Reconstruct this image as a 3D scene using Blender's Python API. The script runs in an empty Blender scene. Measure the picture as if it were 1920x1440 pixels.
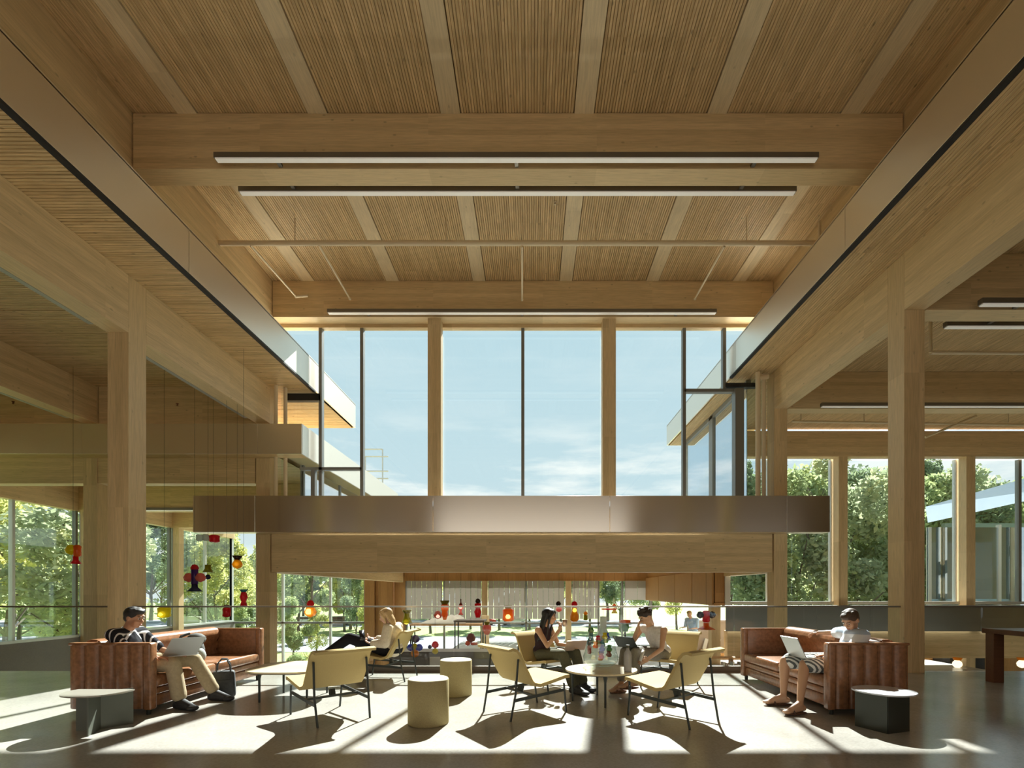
import bpy, bmesh, math, random
from mathutils import Vector, Matrix, Euler
random.seed(7)
S = bpy.context.scene
COL = S.collection
PI = math.pi
# ------------------------------------------------------------------ camera, sky, sun, lights, exposure
FPX = 915.0                     # focal length in pixels of the 1920-wide frame
CZ = 1.30                       # eye height
cd = bpy.data.cameras.new('camera'); cam = bpy.data.objects.new('camera', cd); COL.objects.link(cam)
cam.location = (0, 0, CZ); cam.rotation_euler = (PI/2, 0, 0)
cd.sensor_width = 36; cd.lens = FPX/1920*36
cd.shift_x = -38/1920; cd.shift_y = 390/1920
cd.clip_start = .05; cd.clip_end = 500
S.camera = cam
S.view_settings.view_transform = 'Standard'; S.view_settings.look = 'None'
S.view_settings.gamma = 1; S.view_settings.use_curve_mapping = False
S.view_settings.exposure = 0.27
S.cycles.max_bounces = 12; S.cycles.diffuse_bounces = 6; S.cycles.glossy_bounces = 4
S.cycles.transmission_bounces = 6; S.cycles.transparent_max_bounces = 24
S.cycles.sample_clamp_indirect = 6.0
S.cycles.use_denoising = True

SKY_GAIN = .97
w = bpy.data.worlds.new('sky'); S.world = w; w.use_nodes = True
nt = w.node_tree; N = nt.nodes; L = nt.links; N.clear()
wo = N.new('ShaderNodeOutputWorld'); bg = N.new('ShaderNodeBackground')
tc = N.new('ShaderNodeTexCoord'); sep = N.new('ShaderNodeSeparateXYZ')
L.new(tc.outputs['Generated'], sep.inputs[0])
cr = N.new('ShaderNodeValToRGB'); L.new(sep.outputs['Z'], cr.inputs[0])
e = cr.color_ramp.elements
e[0].position = 0.0; e[0].color = (.76, .81, .83, 1)
e[1].position = 1.0; e[1].color = (.30, .50, .72, 1)
x = e.new(.22); x.color = (.60, .745, .82, 1)
x = e.new(.55); x.color = (.52, .70, .80, 1)
mp = N.new('ShaderNodeMapping'); mp.inputs['Scale'].default_value = (1.2, 1.2, 6.5)
L.new(tc.outputs['Generated'], mp.inputs[0])
nz = N.new('ShaderNodeTexNoise'); nz.inputs['Scale'].default_value = 2.6; nz.inputs['Detail'].default_value = 7
nz.inputs['Roughness'].default_value = .62
L.new(mp.outputs[0], nz.inputs[0])
c2 = N.new('ShaderNodeValToRGB'); c2.color_ramp.elements[0].position = .46; c2.color_ramp.elements[1].position = .62
L.new(nz.outputs['Fac'], c2.inputs[0])
c3 = N.new('ShaderNodeValToRGB')                 # cloud bank only low over the horizon, as in view
L.new(sep.outputs['Z'], c3.inputs[0])
ce = c3.color_ramp.elements; ce[0].position = .0; ce[0].color = (1, 1, 1, 1); ce[1].position = .60; ce[1].color = (.06, .06, .06, 1)
x = ce.new(.24); x.color = (.9, .9, .9, 1)
x = ce.new(.34); x.color = (.12, .12, .12, 1)
mu = N.new('ShaderNodeMath'); mu.operation = 'MULTIPLY'; L.new(c2.outputs[0], mu.inputs[0]); L.new(c3.outputs[0], mu.inputs[1])
mx = N.new('ShaderNodeMix'); mx.data_type = 'RGBA'; L.new(mu.outputs[0], mx.inputs[0]); L.new(cr.outputs[0], mx.inputs[6])
mx.inputs[7].default_value = (1.0, 1.0, .99, 1)
L.new(mx.outputs[2], bg.inputs[0]); bg.inputs[1].default_value = SKY_GAIN
L.new(bg.outputs[0], wo.inputs[0])

sd = bpy.data.lights.new('sun', 'SUN'); sd.energy = 17.5; sd.angle = math.radians(.6); sd.color = (1, .97, .93)
sun = bpy.data.objects.new('sun', sd); COL.objects.link(sun)
to_sun = Vector((.158, 1, .926*1.0124)).normalized()
sun.rotation_euler = (-to_sun).to_track_quat('-Z', 'Y').to_euler()

def area(name, loc, target, sx, sy, power, col=(1, 1, 1)):
    a = bpy.data.lights.new(name, 'AREA'); a.shape = 'RECTANGLE'; a.size = sx; a.size_y = sy; a.energy = power; a.color = col
    o = bpy.data.objects.new(name, a); COL.objects.link(o); o.location = loc
    o.rotation_euler = (Vector(target)-Vector(loc)).to_track_quat('-Z', 'Y').to_euler()
    return o
# added fill lamps behind the viewpoint, imitating windows that are not built there
area('rear_fill', (0, -7.0, 3.2), (0, 8, 6.5), 12, 5.5, 210, (1, .93, .82))
area('rear_fill_left_wing', (-11, -7.0, 3.0), (-10, 12, 4.5), 7, 4.5, 15, (1, .93, .84))
area('rear_fill_right_wing', (12, -7.0, 3.0), (11, 12, 4.5), 9, 4.5, 22, (1, .93, .84))
area('lower_hall_fill', (-.2, 17.5, .9), (-.2, 17.5, -2), 9, 8, 200, (1, .95, .86))  # added fill lamp shining down inside the lower hall, no fixture there

# ------------------------------------------------------------------ materials
def mat(name, col=(.5, .5, .5), rough=.6, metal=0., spec=.5, **k):
    m = bpy.data.materials.new(name); m.use_nodes = True
    b = m.node_tree.nodes['Principled BSDF']
    b.inputs['Base Color'].default_value = (*col, 1); b.inputs['Roughness'].default_value = rough
    b.inputs['Metallic'].default_value = metal; b.inputs['Specular IOR Level'].default_value = spec
    for kk, v in k.items():
        b.inputs[kk.replace('_', ' ')].default_value = v
    return m
def ramp(nt, src, stops):
    r = nt.nodes.new('ShaderNodeValToRGB'); nt.links.new(src, r.inputs[0])
    el = r.color_ramp.elements
    el[0].position = stops[0][0]; el[0].color = (*stops[0][1], 1)
    el[1].position = stops[-1][0]; el[1].color = (*stops[-1][1], 1)
    for p, c in stops[1:-1]:
        q = el.new(p); q.color = (*c, 1)
    return r
def sc(c, f): return tuple(min(1, v*f) for v in c)
def noise(nt, vec, scale, detail=3, rough=.5):
    n = nt.nodes.new('ShaderNodeTexNoise'); nt.links.new(vec, n.inputs['Vector'])
    n.inputs['Scale'].default_value = scale; n.inputs['Detail'].default_value = detail; n.inputs['Roughness'].default_value = rough
    return n
def mixc(nt, f, a, b, mode='MIX'):
    m = nt.nodes.new('ShaderNodeMix'); m.data_type = 'RGBA'; m.blend_type = mode
    for v, i in ((f, 0), (a, 6), (b, 7)):
        if hasattr(v, 'is_output') or hasattr(v, 'links'): nt.links.new(v, m.inputs[i])
        elif i == 0: m.inputs[0].default_value = v
        else: m.inputs[i].default_value = (*v, 1)
    return m.outputs[2]
def bump(nt, b, h, dist=.002, strength=.5):
    bu = nt.nodes.new('ShaderNodeBump'); bu.inputs['Distance'].default_value = dist; bu.inputs['Strength'].default_value = strength
    nt.links.new(h, bu.inputs['Height']); nt.links.new(bu.outputs[0], b.inputs['Normal'])
def wood(name, col, axis='X', lam='Z', pitch=.045, rough=.5, knots=.55, contrast=1.0):
    """timber: grain runs along AXIS, laminations are stacked along LAM"""
    m = mat(name, col, rough, spec=.35); nt = m.node_tree; b = nt.nodes['Principled BSDF']
    tc = nt.nodes.new('ShaderNodeTexCoord'); oi = nt.nodes.new('ShaderNodeObjectInfo')
    ad = nt.nodes.new('ShaderNodeVectorMath'); ad.operation = 'ADD'
    ml = nt.nodes.new('ShaderNodeVectorMath'); ml.operation = 'SCALE'; ml.inputs['Scale'].default_value = 37.
    cb = nt.nodes.new('ShaderNodeCombineXYZ')
    for i in range(3): nt.links.new(oi.outputs['Random'], cb.inputs[i])
    nt.links.new(cb.outputs[0], ml.inputs[0]); nt.links.new(tc.outputs['Object'], ad.inputs[0]); nt.links.new(ml.outputs[0], ad.inputs[1])
    V = ad.outputs[0]
    def mapped(s):
        mpn = nt.nodes.new('ShaderNodeMapping'); mpn.inputs['Scale'].default_value = s; nt.links.new(V, mpn.inputs[0]); return mpn.outputs[0]
    s = {'X': (.35, 1, 1), 'Y': (1, .35, 1), 'Z': (1, 1, .35)}[axis]
    g = noise(nt, mapped(tuple(v*(6 if v == 1 else 1) for v in s)), 9, 4, .6)
    c = ramp(nt, g.outputs['Fac'], [(.3, sc(col, 1-.16*contrast)), (.55, col), (.75, sc(col, 1+.10*contrast))]).outputs[0]
    # one tone per lamination
    sp = nt.nodes.new('ShaderNodeSeparateXYZ'); nt.links.new(V, sp.inputs[0])
    def cell(ax, p):
        d = nt.nodes.new('ShaderNodeMath'); d.operation = 'DIVIDE'; nt.links.new(sp.outputs[ax], d.inputs[0]); d.inputs[1].default_value = p
        f = nt.nodes.new('ShaderNodeMath'); f.operation = 'FLOOR'; nt.links.new(d.outputs[0], f.inputs[0]); return f.outputs[0], d.outputs[0]
    fl, dv = cell(lam, pitch)
    fx, _ = cell(axis, 2.7)
    cb2 = nt.nodes.new('ShaderNodeCombineXYZ'); nt.links.new(fl, cb2.inputs[0]); nt.links.new(fx, cb2.inputs[1])
    wn = nt.nodes.new('ShaderNodeTexWhiteNoise'); wn.noise_dimensions = '2D'; nt.links.new(cb2.outputs[0], wn.inputs['Vector'])
    t = ramp(nt, wn.outputs['Value'], [(0, (.80, .78, .74)), (1, (1.0, 1.0, 1.0))]).outputs[0]
    c = mixc(nt, contrast*.8, c, mixc(nt, 1, c, t, 'MULTIPLY'))
    # knots
    ks = {'X': (.55, 1, 1), 'Y': (1, .55, 1), 'Z': (1, 1, .55)}[axis]
    vo = nt.nodes.new('ShaderNodeTexVoronoi'); nt.links.new(mapped(ks), vo.inputs['Vector']); vo.inputs['Scale'].default_value = 5.5
    k = ramp(nt, vo.outputs['Distance'], [(.05, (1, 1, 1)), (.11, (0, 0, 0))]).outputs[0]
    kk = nt.nodes.new('ShaderNodeMath'); kk.operation = 'MULTIPLY'; nt.links.new(k, kk.inputs[0]); kk.inputs[1].default_value = knots
    c = mixc(nt, kk.outputs[0], c, sc(col, .42))
    nt.links.new(c, b.inputs['Base Color'])
    bump(nt, b, g.outputs['Fac'], .0015, .35)
    return m
def plainbump(m, scale=60, dist=.002, strength=.4, col=None, var=.12):
    nt = m.node_tree; b = nt.nodes['Principled BSDF']; tc = nt.nodes.new('ShaderNodeTexCoord')
    n = noise(nt, tc.outputs['Object'], scale, 4, .6)
    c = col or tuple(b.inputs['Base Color'].default_value[:3])
    nt.links.new(ramp(nt, n.outputs['Fac'], [(.3, sc(c, 1-var)), (.7, sc(c, 1+var))]).outputs[0], b.inputs['Base Color'])
    bump(nt, b, n.outputs['Fac'], dist, strength)
    return m
def glass(name, tint=(.93, .97, .96), refl=.045, rough=0.0):
    """architectural pane: lets light straight through and mirrors a little"""
    m = bpy.data.materials.new(name); m.use_nodes = True; nt = m.node_tree; nt.nodes.clear()
    o = nt.nodes.new('ShaderNodeOutputMaterial'); t = nt.nodes.new('ShaderNodeBsdfTransparent'); t.inputs[0].default_value = (*tint, 1)
    g = nt.nodes.new('ShaderNodeBsdfGlossy'); g.inputs['Roughness'].default_value = rough; g.inputs[0].default_value = (.9, .95, 1, 1)
    lw = nt.nodes.new('ShaderNodeLayerWeight'); lw.inputs['Blend'].default_value = .5
    p = nt.nodes.new('ShaderNodeMath'); p.operation = 'POWER'; p.inputs[1].default_value = 4; nt.links.new(lw.outputs['Facing'], p.inputs[0])
    q = nt.nodes.new('ShaderNodeMath'); q.operation = 'MULTIPLY_ADD'; q.inputs[1].default_value = .6; q.inputs[2].default_value = refl
    nt.links.new(p.outputs[0], q.inputs[0])
    x = nt.nodes.new('ShaderNodeMixShader'); nt.links.new(q.outputs[0], x.inputs[0]); nt.links.new(t.outputs[0], x.inputs[1]); nt.links.new(g.outputs[0], x.inputs[2])
    nt.links.new(x.outputs[0], o.inputs[0]); return m
def leafmat(name, col, trans=.5):
    m = bpy.data.materials.new(name); m.use_nodes = True; nt = m.node_tree; nt.nodes.clear()
    o = nt.nodes.new('ShaderNodeOutputMaterial'); d = nt.nodes.new('ShaderNodeBsdfDiffuse'); t = nt.nodes.new('ShaderNodeBsdfTranslucent')
    tc = nt.nodes.new('ShaderNodeTexCoord'); n = noise(nt, tc.outputs['Object'], 1.3, 3)
    n2 = noise(nt, tc.outputs['Object'], 14, 2)
    r = ramp(nt, n.outputs['Fac'], [(.3, sc(col, .6)), (.5, col), (.72, (min(1, col[0]*1.6), min(1, col[1]*1.3), col[2]*.9))])
    c = mixc(nt, n2.outputs['Fac'], r.outputs[0], sc(col, .8))
    nt.links.new(c, d.inputs[0]); nt.links.new(c, t.inputs[0])
    x = nt.nodes.new('ShaderNodeMixShader'); x.inputs[0].default_value = trans
    nt.links.new(d.outputs[0], x.inputs[1]); nt.links.new(t.outputs[0], x.inputs[2]); nt.links.new(x.outputs[0], o.inputs[0]); return m
def emit(name, col, strength):
    m = mat(name, col); b = m.node_tree.nodes['Principled BSDF']
    b.inputs['Emission Color'].default_value = (*col, 1); b.inputs['Emission Strength'].default_value = strength; return m

WC = (.74, .56, .315)
M = {}
M['beam_x'] = wood('glulam_along_x', WC, 'X', 'Z', .09)
M['beam_y'] = wood('glulam_along_y', WC, 'Y', 'Z', .09)
M['post_z'] = wood('glulam_upright', WC, 'Z', 'X', .12, knots=.4)
M['lam_y'] = wood('deck_lamellas_y', (.73, .53, .285), 'Y', 'X', .045, contrast=1.9, knots=.8)
M['lam_x'] = wood('deck_lamellas_x', (.73, .54, .285), 'X', 'Y', .045, contrast=1.9, knots=.8)
M['band'] = wood('deck_joint_board', (.80, .65, .42), 'Y', 'X', .5, knots=.4)
M['ply'] = wood('ply_wall', (.70, .51, .275), 'X', 'Z', .6, knots=.3)
M['oak'] = wood('oak_panel', (.50, .27, .10), 'Z', 'X', .3, knots=.1)
M['dark_wood'] = wood('dark_table_wood', (.16, .07, .035), 'X', 'Y', .1, rough=.35, knots=.1)
def brushed(name, col, r, an=.8):
    m = mat(name, col, r, 1.0); nt = m.node_tree; b = nt.nodes['Principled BSDF']; tc = nt.nodes.new('ShaderNodeTexCoord')
    b.inputs['Anisotropic'].default_value = an; b.inputs['Anisotropic Rotation'].default_value = .25
    tg = nt.nodes.new('ShaderNodeTangent'); tg.direction_type = 'RADIAL'; tg.axis = 'Z'; nt.links.new(tg.outputs[0], b.inputs['Tangent']); return m
M['steel'] = brushed('brushed_steel_sheet', (.88, .80, .68), .38, .3)
M['steel_front'] = brushed('polished_steel_sheet', (.78, .74, .68), .20)
M['dark_steel'] = brushed('dark_steel_sheet', (.34, .34, .32), .3)
M['black'] = mat('black_gap', (.012, .012, .012), .6)
M['mullion'] = mat('grey_window_metal', (.20, .20, .185), .45, .3)
M['mullion_light'] = mat('pale_window_metal', (.55, .56, .53), .4, .3)
M['lamp_body'] = mat('light_housing', (.20, .18, .15), .4, .6)
M['lamp_strip'] = mat('light_diffuser', (.85, .82, .75), .3, Emission_Color=(1, .95, .86, 1), Emission_Strength=.12)
M['lamp_off'] = mat('unlit_diffuser', (.34, .33, .30), .4)
M['pipe'] = mat('cream_pipe', (.66, .54, .36), .45)
M['glass'] = glass('window_glass')
M['glass_rail'] = glass('balustrade_glass', (.955, .975, .965), .018)
M['glass_blue'] = glass('blue_reflecting_glass', (.45, .60, .66), .62)
M['rail'] = mat('rail_metal', (.35, .33, .29), .3, .9)
def concrete(name, col, rough, scale=1.0, spec=.5):
    m = mat(name, col, rough, spec=spec); nt = m.node_tree; b = nt.nodes['Principled BSDF']; tc = nt.nodes.new('ShaderNodeTexCoord')
    a = noise(nt, tc.outputs['Object'], .55*scale, 6, .65); f = noise(nt, tc.outputs['Object'], 45*scale, 3, .6)
    c = ramp(nt, a.outputs['Fac'], [(.32, sc(col, .80)), (.5, col), (.7, sc(col, 1.10))]).outputs[0]
    c = mixc(nt, .35, c, mixc(nt, 1, c, ramp(nt, f.outputs['Fac'], [(.35, (.62, .6, .57)), (.6, (1, 1, 1))]).outputs[0], 'MULTIPLY'))
    nt.links.new(c, b.inputs['Base Color'])
    nt.links.new(ramp(nt, a.outputs['Fac'], [(.3, (rough*.7,)*3), (.7, (rough*1.5,)*3)]).outputs[0], b.inputs['Roughness'])
    return m
M['floor'] = concrete('polished_concrete', (.40, .38, .345), .17, spec=.6)
M['concrete'] = concrete('raw_concrete', (.20, .185, .16), .8)
M['lower_floor'] = concrete('pale_concrete', (.42, .41, .38), .3)
M['trimdark'] = mat('brown_metal_shoe', (.10, .075, .055), .5, .3)
M['plaster'] = mat('off_white_plaster', (.70, .67, .60), .8)
M['leather'] = plainbump(mat('tan_leather', (.26, .118, .055), .26, spec=.6), 22, .003, .35, var=.25)
M['leather_dark'] = plainbump(mat('brown_leather', (.20, .062, .030), .42), 22, .003, .35, var=.25)
M['fabric'] = plainbump(mat('straw_fabric', (.49, .37, .16), .85, spec=.2), 180, .001, .4, var=.07)
M['felt'] = plainbump(mat('olive_beige_felt', (.40, .33, .165), .95, spec=.1), 120, .002, .6, var=.14)
M['felt_top'] = plainbump(mat('cream_felt', (.70, .66, .50), .95, spec=.1), 120, .002, .6, var=.1)
M['frame'] = mat('dark_green_steel', (.045, .05, .045), .4, .5)
M['table_top'] = wood('pale_table_top', (.66, .56, .38), 'X', 'Y', .3, rough=.3, knots=0)
M['side'] = mat('sage_grey_steel', (.13, .14, .115), .4, .4)
M['laptop'] = mat('silver_laptop', (.42, .43, .42), .35, .8)
M['laptop_rose'] = mat('rose_laptop', (.62, .46, .37), .35, .7)
M['screen'] = mat('dark_screen', (.02, .02, .025), .12)
M['grass'] = plainbump(mat('grass', (.30, .36, .12), .95), 3, .05, .5, var=.4)
M['road'] = plainbump(mat('pale_asphalt', (.30, .30, .315), .9), 6, .01, .3, var=.1)
M['bark'] = plainbump(mat('bark', (.14, .11, .085), .9), 12, .02, .6, var=.3)
def thincloth(name, col, tr):
    m = bpy.data.materials.new(name); m.use_nodes = True; nt = m.node_tree; nt.nodes.clear()
    o = nt.nodes.new('ShaderNodeOutputMaterial'); d = nt.nodes.new('ShaderNodeBsdfDiffuse'); t = nt.nodes.new('ShaderNodeBsdfTranslucent'); x = nt.nodes.new('ShaderNodeMixShader')
    d.inputs[0].default_value = (*col, 1); t.inputs[0].default_value = (*col, 1); x.inputs[0].default_value = tr
    nt.links.new(d.outputs[0], x.inputs[1]); nt.links.new(t.outputs[0], x.inputs[2]); nt.links.new(x.outputs[0], o.inputs[0]); return m
M['blind'] = thincloth('translucent_blind', (.52, .49, .45), .38)
M['glass_rail'].name = 'balustrade_glass'

# ------------------------------------------------------------------ mesh helpers
def box(bm, x0, x1, y0, y1, z0, z1, bev=0.):
    r = bmesh.ops.create_cube(bm, size=1)
    vs = r['verts']
    for v in vs: v.co = Vector(((x0+x1)/2+v.co.x*(x1-x0), (y0+y1)/2+v.co.y*(y1-y0), (z0+z1)/2+v.co.z*(z1-z0)))
    if bev > 0:
        es = list({e for v in vs for e in v.link_edges})
        bmesh.ops.bevel(bm, geom=es, offset=bev, segments=2, profile=.5, affect='EDGES')
def rod(bm, a, b, r1, r2=None, seg=10, caps=True):
    a = Vector(a); b = Vector(b); d = b-a
    if d.length < 1e-6: return
    r2 = r1 if r2 is None else r2
    mt = Matrix.Translation((a+b)/2) @ d.to_track_quat('Z', 'Y').to_matrix().to_4x4()
    bmesh.ops.create_cone(bm, cap_ends=caps, segments=seg, radius1=r1, radius2=r2, depth=d.length, matrix=mt)
def ball(bm, c, r, rot=None, sub=2):
    if not hasattr(r, '__len__'): r = (r, r, r)
    mt = Matrix.Translation(Vector(c)) @ (rot.to_4x4() if rot is not None else Matrix.Identity(4)) @ Matrix.Diagonal((*r, 1))
    bmesh.ops.create_icosphere(bm, subdivisions=sub, radius=1, matrix=mt)
def limb(bm, a, b, r1, r2):
    rod(bm, a, b, r1, r2, 12); ball(bm, a, r1); ball(bm, b, r2)
def bar(bm, a, b, w_, h_):
    """rectangular bar from a to b; h_ is its upright thickness"""
    a = Vector(a); b = Vector(b); d = (b-a); u = d.normalized(); s = u.cross(Vector((0, 0, 1)))
    s = Vector((1, 0, 0)) if s.length < 1e-4 else s.normalized()
    t = s.cross(u).normalized()
    vs = []
    for p in (a, b):
        for i, j in ((-1, -1), (1, -1), (1, 1), (-1, 1)): vs.append(bm.verts.new(p+s*w_/2*i+t*h_/2*j))
    for f in ((3, 2, 1, 0), (4, 5, 6, 7), (0, 1, 5, 4), (1, 2, 6, 5), (2, 3, 7, 6), (3, 0, 4, 7)): bm.faces.new([vs[i] for i in f])
def prism(bm, pts, z0, z1):
    a = [bm.verts.new((x, y, z0)) for x, y in pts]; b = [bm.verts.new((x, y, z1)) for x, y in pts]; n = len(pts)
    bm.faces.new(a[::-1]); bm.faces.new(b)
    for i in range(n): bm.faces.new((a[i], a[(i+1) % n], b[(i+1) % n], b[i]))
def lathe(bm, prof, seg=20, c=(0, 0, 0)):
    rings = []
    for r, z in prof:
        rings.append([bm.verts.new((c[0]+max(r, 1e-4)*math.cos(2*PI*i/seg), c[1]+max(r, 1e-4)*math.sin(2*PI*i/seg), c[2]+z)) for i in range(seg)])
    for a, b in zip(rings, rings[1:]):
        for i in range(seg): bm.faces.new((a[i], a[(i+1) % seg], b[(i+1) % seg], b[i]))
def tube(bm, pts, r, seg=8):
    for a, b in zip(pts, pts[1:]): rod(bm, a, b, r, r, seg)
    for p in pts[1:-1]: ball(bm, p, r*1.02, sub=1)
def smooth(me, angle=40):
    for p in me.polygons: p.use_smooth = True
    if angle:
        bm = bmesh.new(); bm.from_mesh(me)
        for e_ in bm.edges:
            if len(e_.link_faces) == 2 and e_.calc_face_angle(0) > math.radians(angle): e_.smooth = False
        bm.to_mesh(me); bm.free()
def obj(name, bm, m, parent=None, loc=None, sm=None, free=True):
    """link a bmesh as ONE mesh object; LOC is its origin in the bmesh's coordinates"""
    me = bpy.data.meshes.new(name)
    if loc is not None: bmesh.ops.translate(bm, verts=bm.verts, vec=-Vector(loc))
    bmesh.ops.recalc_face_normals(bm, faces=bm.faces)
    bm.to_mesh(me)
    if free: bm.free()
    if sm is not None: smooth(me, sm)
    me.materials.append(m if not isinstance(m, str) else M[m])
    o = bpy.data.objects.new(name, me); COL.objects.link(o)
    if parent is not None: o.parent = parent
    if loc is not None: o.location = loc
    return o
def tag(o, label=None, cat=None, group=None, kind=None):
    if label: o['label'] = label
    if cat: o['category'] = cat
    if group: o['group'] = group
    if kind: o['kind'] = kind
    return o
def thing(name, label, cat, loc=(0, 0, 0), rz=0, group=None, kind=None):
    o = bpy.data.objects.new(name, None); COL.objects.link(o); o.location = loc; o.rotation_euler = (0, 0, rz)
    o.empty_display_size = .1
    return tag(o, label, cat, group, kind)
def kids(o): return [c for c in bpy.data.objects if c.parent == o]
def dup(root, loc, rz=None, label=None, group=None):
    r = root.copy(); COL.objects.link(r); r.location = loc
    if rz is not None: r.rotation_euler = (0, 0, rz)
    if label: r['label'] = label
    if group: r['group'] = group
    for ch in root.children:
        c = ch.copy(); COL.objects.link(c); c.parent = r
        for g in ch.children:
            d = g.copy(); COL.objects.link(d); d.parent = c
    return r
def boxo(name, x0, x1, y0, y1, z0, z1, m, label=None, cat=None, group=None, kind=None, parent=None, bev=0.):
    bm = bmesh.new(); box(bm, x0, x1, y0, y1, z0, z1, bev)
    base = ((x0+x1)/2, (y0+y1)/2, z0)
    if parent is not None:
        return tag(obj(name, bm, m, parent), label, None, None, kind)
    return tag(obj(name, bm, m, None, base), label, cat, group, kind)
# ------------------------------------------------------------------ the building
XL, XR = -6.47, 5.96           # inner faces of the hall's column rows
ROW = [3.61, 7.82, 12.03, 16.24, 20.45, 24.66]
# floors
def structure(name, label): return thing(name, label, 'structure', kind='structure')
boxo('floor', -15.2, 22, -8, 8.02, -.35, 0, 'floor', 'polished grey concrete upper floor of the lounge', 'floor', kind='structure')
boxo('floor_lower', -15.2, 22, 8.02, 24.6, -4.1, -3.9, 'lower_floor', 'pale concrete floor of the lower hall beyond the balustrade', 'floor', kind='structure')
boxo('floor_landing', -3.4, 14, 14.2, 24.5, -1.4, -1.1, 'lower_floor', 'pale landing floor half a storey below the lounge', 'floor', kind='structure')
boxo('wall_below_lounge', -15.2, 22, 7.9, 8.0, -3.9, -.35, 'concrete', 'concrete wall under the edge of the lounge floor', 'wall', kind='structure')
boxo('wall_rear', -15.2, 22, -8.3, -8.1, -.35, 9.3, 'ply', 'timber wall behind the viewpoint', 'wall', kind='structure')

# lamella decks: every lamella edge is a real groove
def deck(bm, a0, a1, l0, l1, z, axis, pitch=.045, gap=.012, dep=.022):
    """a slab of lamellas seen from below; they run along AXIS from l0 to l1 and are stacked from a0 to a1"""
    prof = []; n = max(1, round((a1-a0)/pitch)); p = (a1-a0)/n
    for i in range(n):
        s = a0+i*p
        dz = random.uniform(0, .005)
        prof += [(s, z+dep), (s+gap*.5, z+dz), (s+p-gap*.5, z+dz), (s+p, z+dep)]
    def P(a, l, zz): return (a, l, zz) if axis == 'Y' else (l, a, zz)
    r0 = [bm.verts.new(P(a, l0, zz)) for a, zz in prof]; r1 = [bm.verts.new(P(a, l1, zz)) for a, zz in prof]
    for i in range(len(prof)-1): bm.faces.new((r0[i], r0[i+1], r1[i+1], r1[i]))
    t0 = [bm.verts.new(P(a, l, z+.09)) for a, l in ((a0, l0), (a1, l0), (a1, l1), (a0, l1))]
    bm.faces.new(t0)
    bm.faces.new((r0[0], r1[0], t0[3], t0[0])); bm.faces.new((r0[-1], t0[1], t0[2], r1[-1]))
# high ceiling over the hall
hc = structure('ceiling', 'high ceiling of grooved timber panels with smooth boards between')
band_c = [-5.53, -3.44, -1.31, .83, 2.96, 5.10]
edges_ = [-6.42] + [v for c in band_c for v in (c-.155, c+.155)] + [5.96]
ys = [(-8.1, -.8), (-.5, 3.61), (3.91, 7.86), (8.11, 12.07), (12.3, 12.5)]
for (y0, y1) in ys:
    for i in range(0, len(edges_)-1):
        a0, a1 = edges_[i], edges_[i+1]
        bm = bmesh.new()
        if i % 2 == 0:
            deck(bm, a0+.012, a1-.012, y0, y1, 8.98, 'Y'); obj('panel', bm, 'lam_y', hc)
        else:
            box(bm, a0, a1, y0, y1, 8.965, 9.06); obj('board', bm, 'band', hc)
boxo('backing', -6.8, 6.3, -8.1, 12.8, 9.08, 9.3, 'ply', parent=hc)
# side ceilings
sl = structure('ceiling_side_low', 'lower timber ceiling over the wing with tan sofa and glass front beyond')
y = -8.0; cuts = []
while y < 12.0:
    cuts.append(y); y += 2.1
cuts.append(12.0)
for a, b in zip(cuts, cuts[1:]):
    for (x0, x1) in ((-15.2, -10.75), (-10.75, -6.5), (-6.5, -5.58)):
        bm = bmesh.new(); deck(bm, a+.008, b-.008, x0, x1, 6.38, 'X', .05, .013, .022); obj('panel', bm, 'lam_x', sl)
boxo('backing', -15.2, -5.58, -8.1, 15.1, 6.47, 6.6, 'ply', parent=sl)
for a, b in ((12.0, 13.6), (13.6, 15.15)):
    bm = bmesh.new(); deck(bm, a+.008, b-.008, -10.75, -5.58, 6.38, 'X', .05, .013, .022); obj('panel', bm, 'lam_x', sl)
sr = structure('ceiling_side_tall', 'lower timber ceiling over the wing beside the dark wooden table')
xs = [5.09, 6.12, 8.25, 10.37, 12.5, 14.6, 16.7, 18.9, 22]
for a, b in zip(xs, xs[1:]):
    for (y0, y1) in ((-8, 3.6), (3.6, 7.82), (7.82, 12.03), (12.03, 16.3)):
        if a > 6 and y0 > 12: continue
        bm = bmesh.new(); deck(bm, a+.006, b-.006, y0, y1, 6.73, 'Y', .05, .013, .022); obj('panel', bm, 'lam_y', sr)
for a, b in zip(xs[1:], xs[2:]):
    bm = bmesh.new(); deck(bm, a+.006, b-.006, 12.03, 16.3, 6.73, 'Y', .05, .013, .022); obj('panel', bm, 'lam_y', sr)
bm = bmesh.new(); deck(bm, 5.1, 6.1, 16.3, 18.1, 6.73, 'Y', .05, .013, .022); obj('panel', bm, 'lam_y', sr)
boxo('backing', 5.1, 22, -8.1, 16.5, 6.82, 6.95, 'ply', parent=sr)
boxo('backing', 5.1, 7.6, 16.5, 18.2, 6.82, 6.95, 'ply', parent=sr)
# clerestory walls between low ceilings and high girders
boxo('wall_left_upper', -6.72, -6.55, -8.1, 12.4, 6.6, 8.08, 'ply', 'timber wall above the metal fascia over the tan sofa with the man in khakis', 'wall', kind='structure')
boxo('wall_right_upper', 6.05, 6.22, -8.1, 12.4, 6.95, 8.08, 'ply', 'timber wall above the metal fascia over the sofa with the man in shorts', 'wall', kind='structure')

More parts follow.
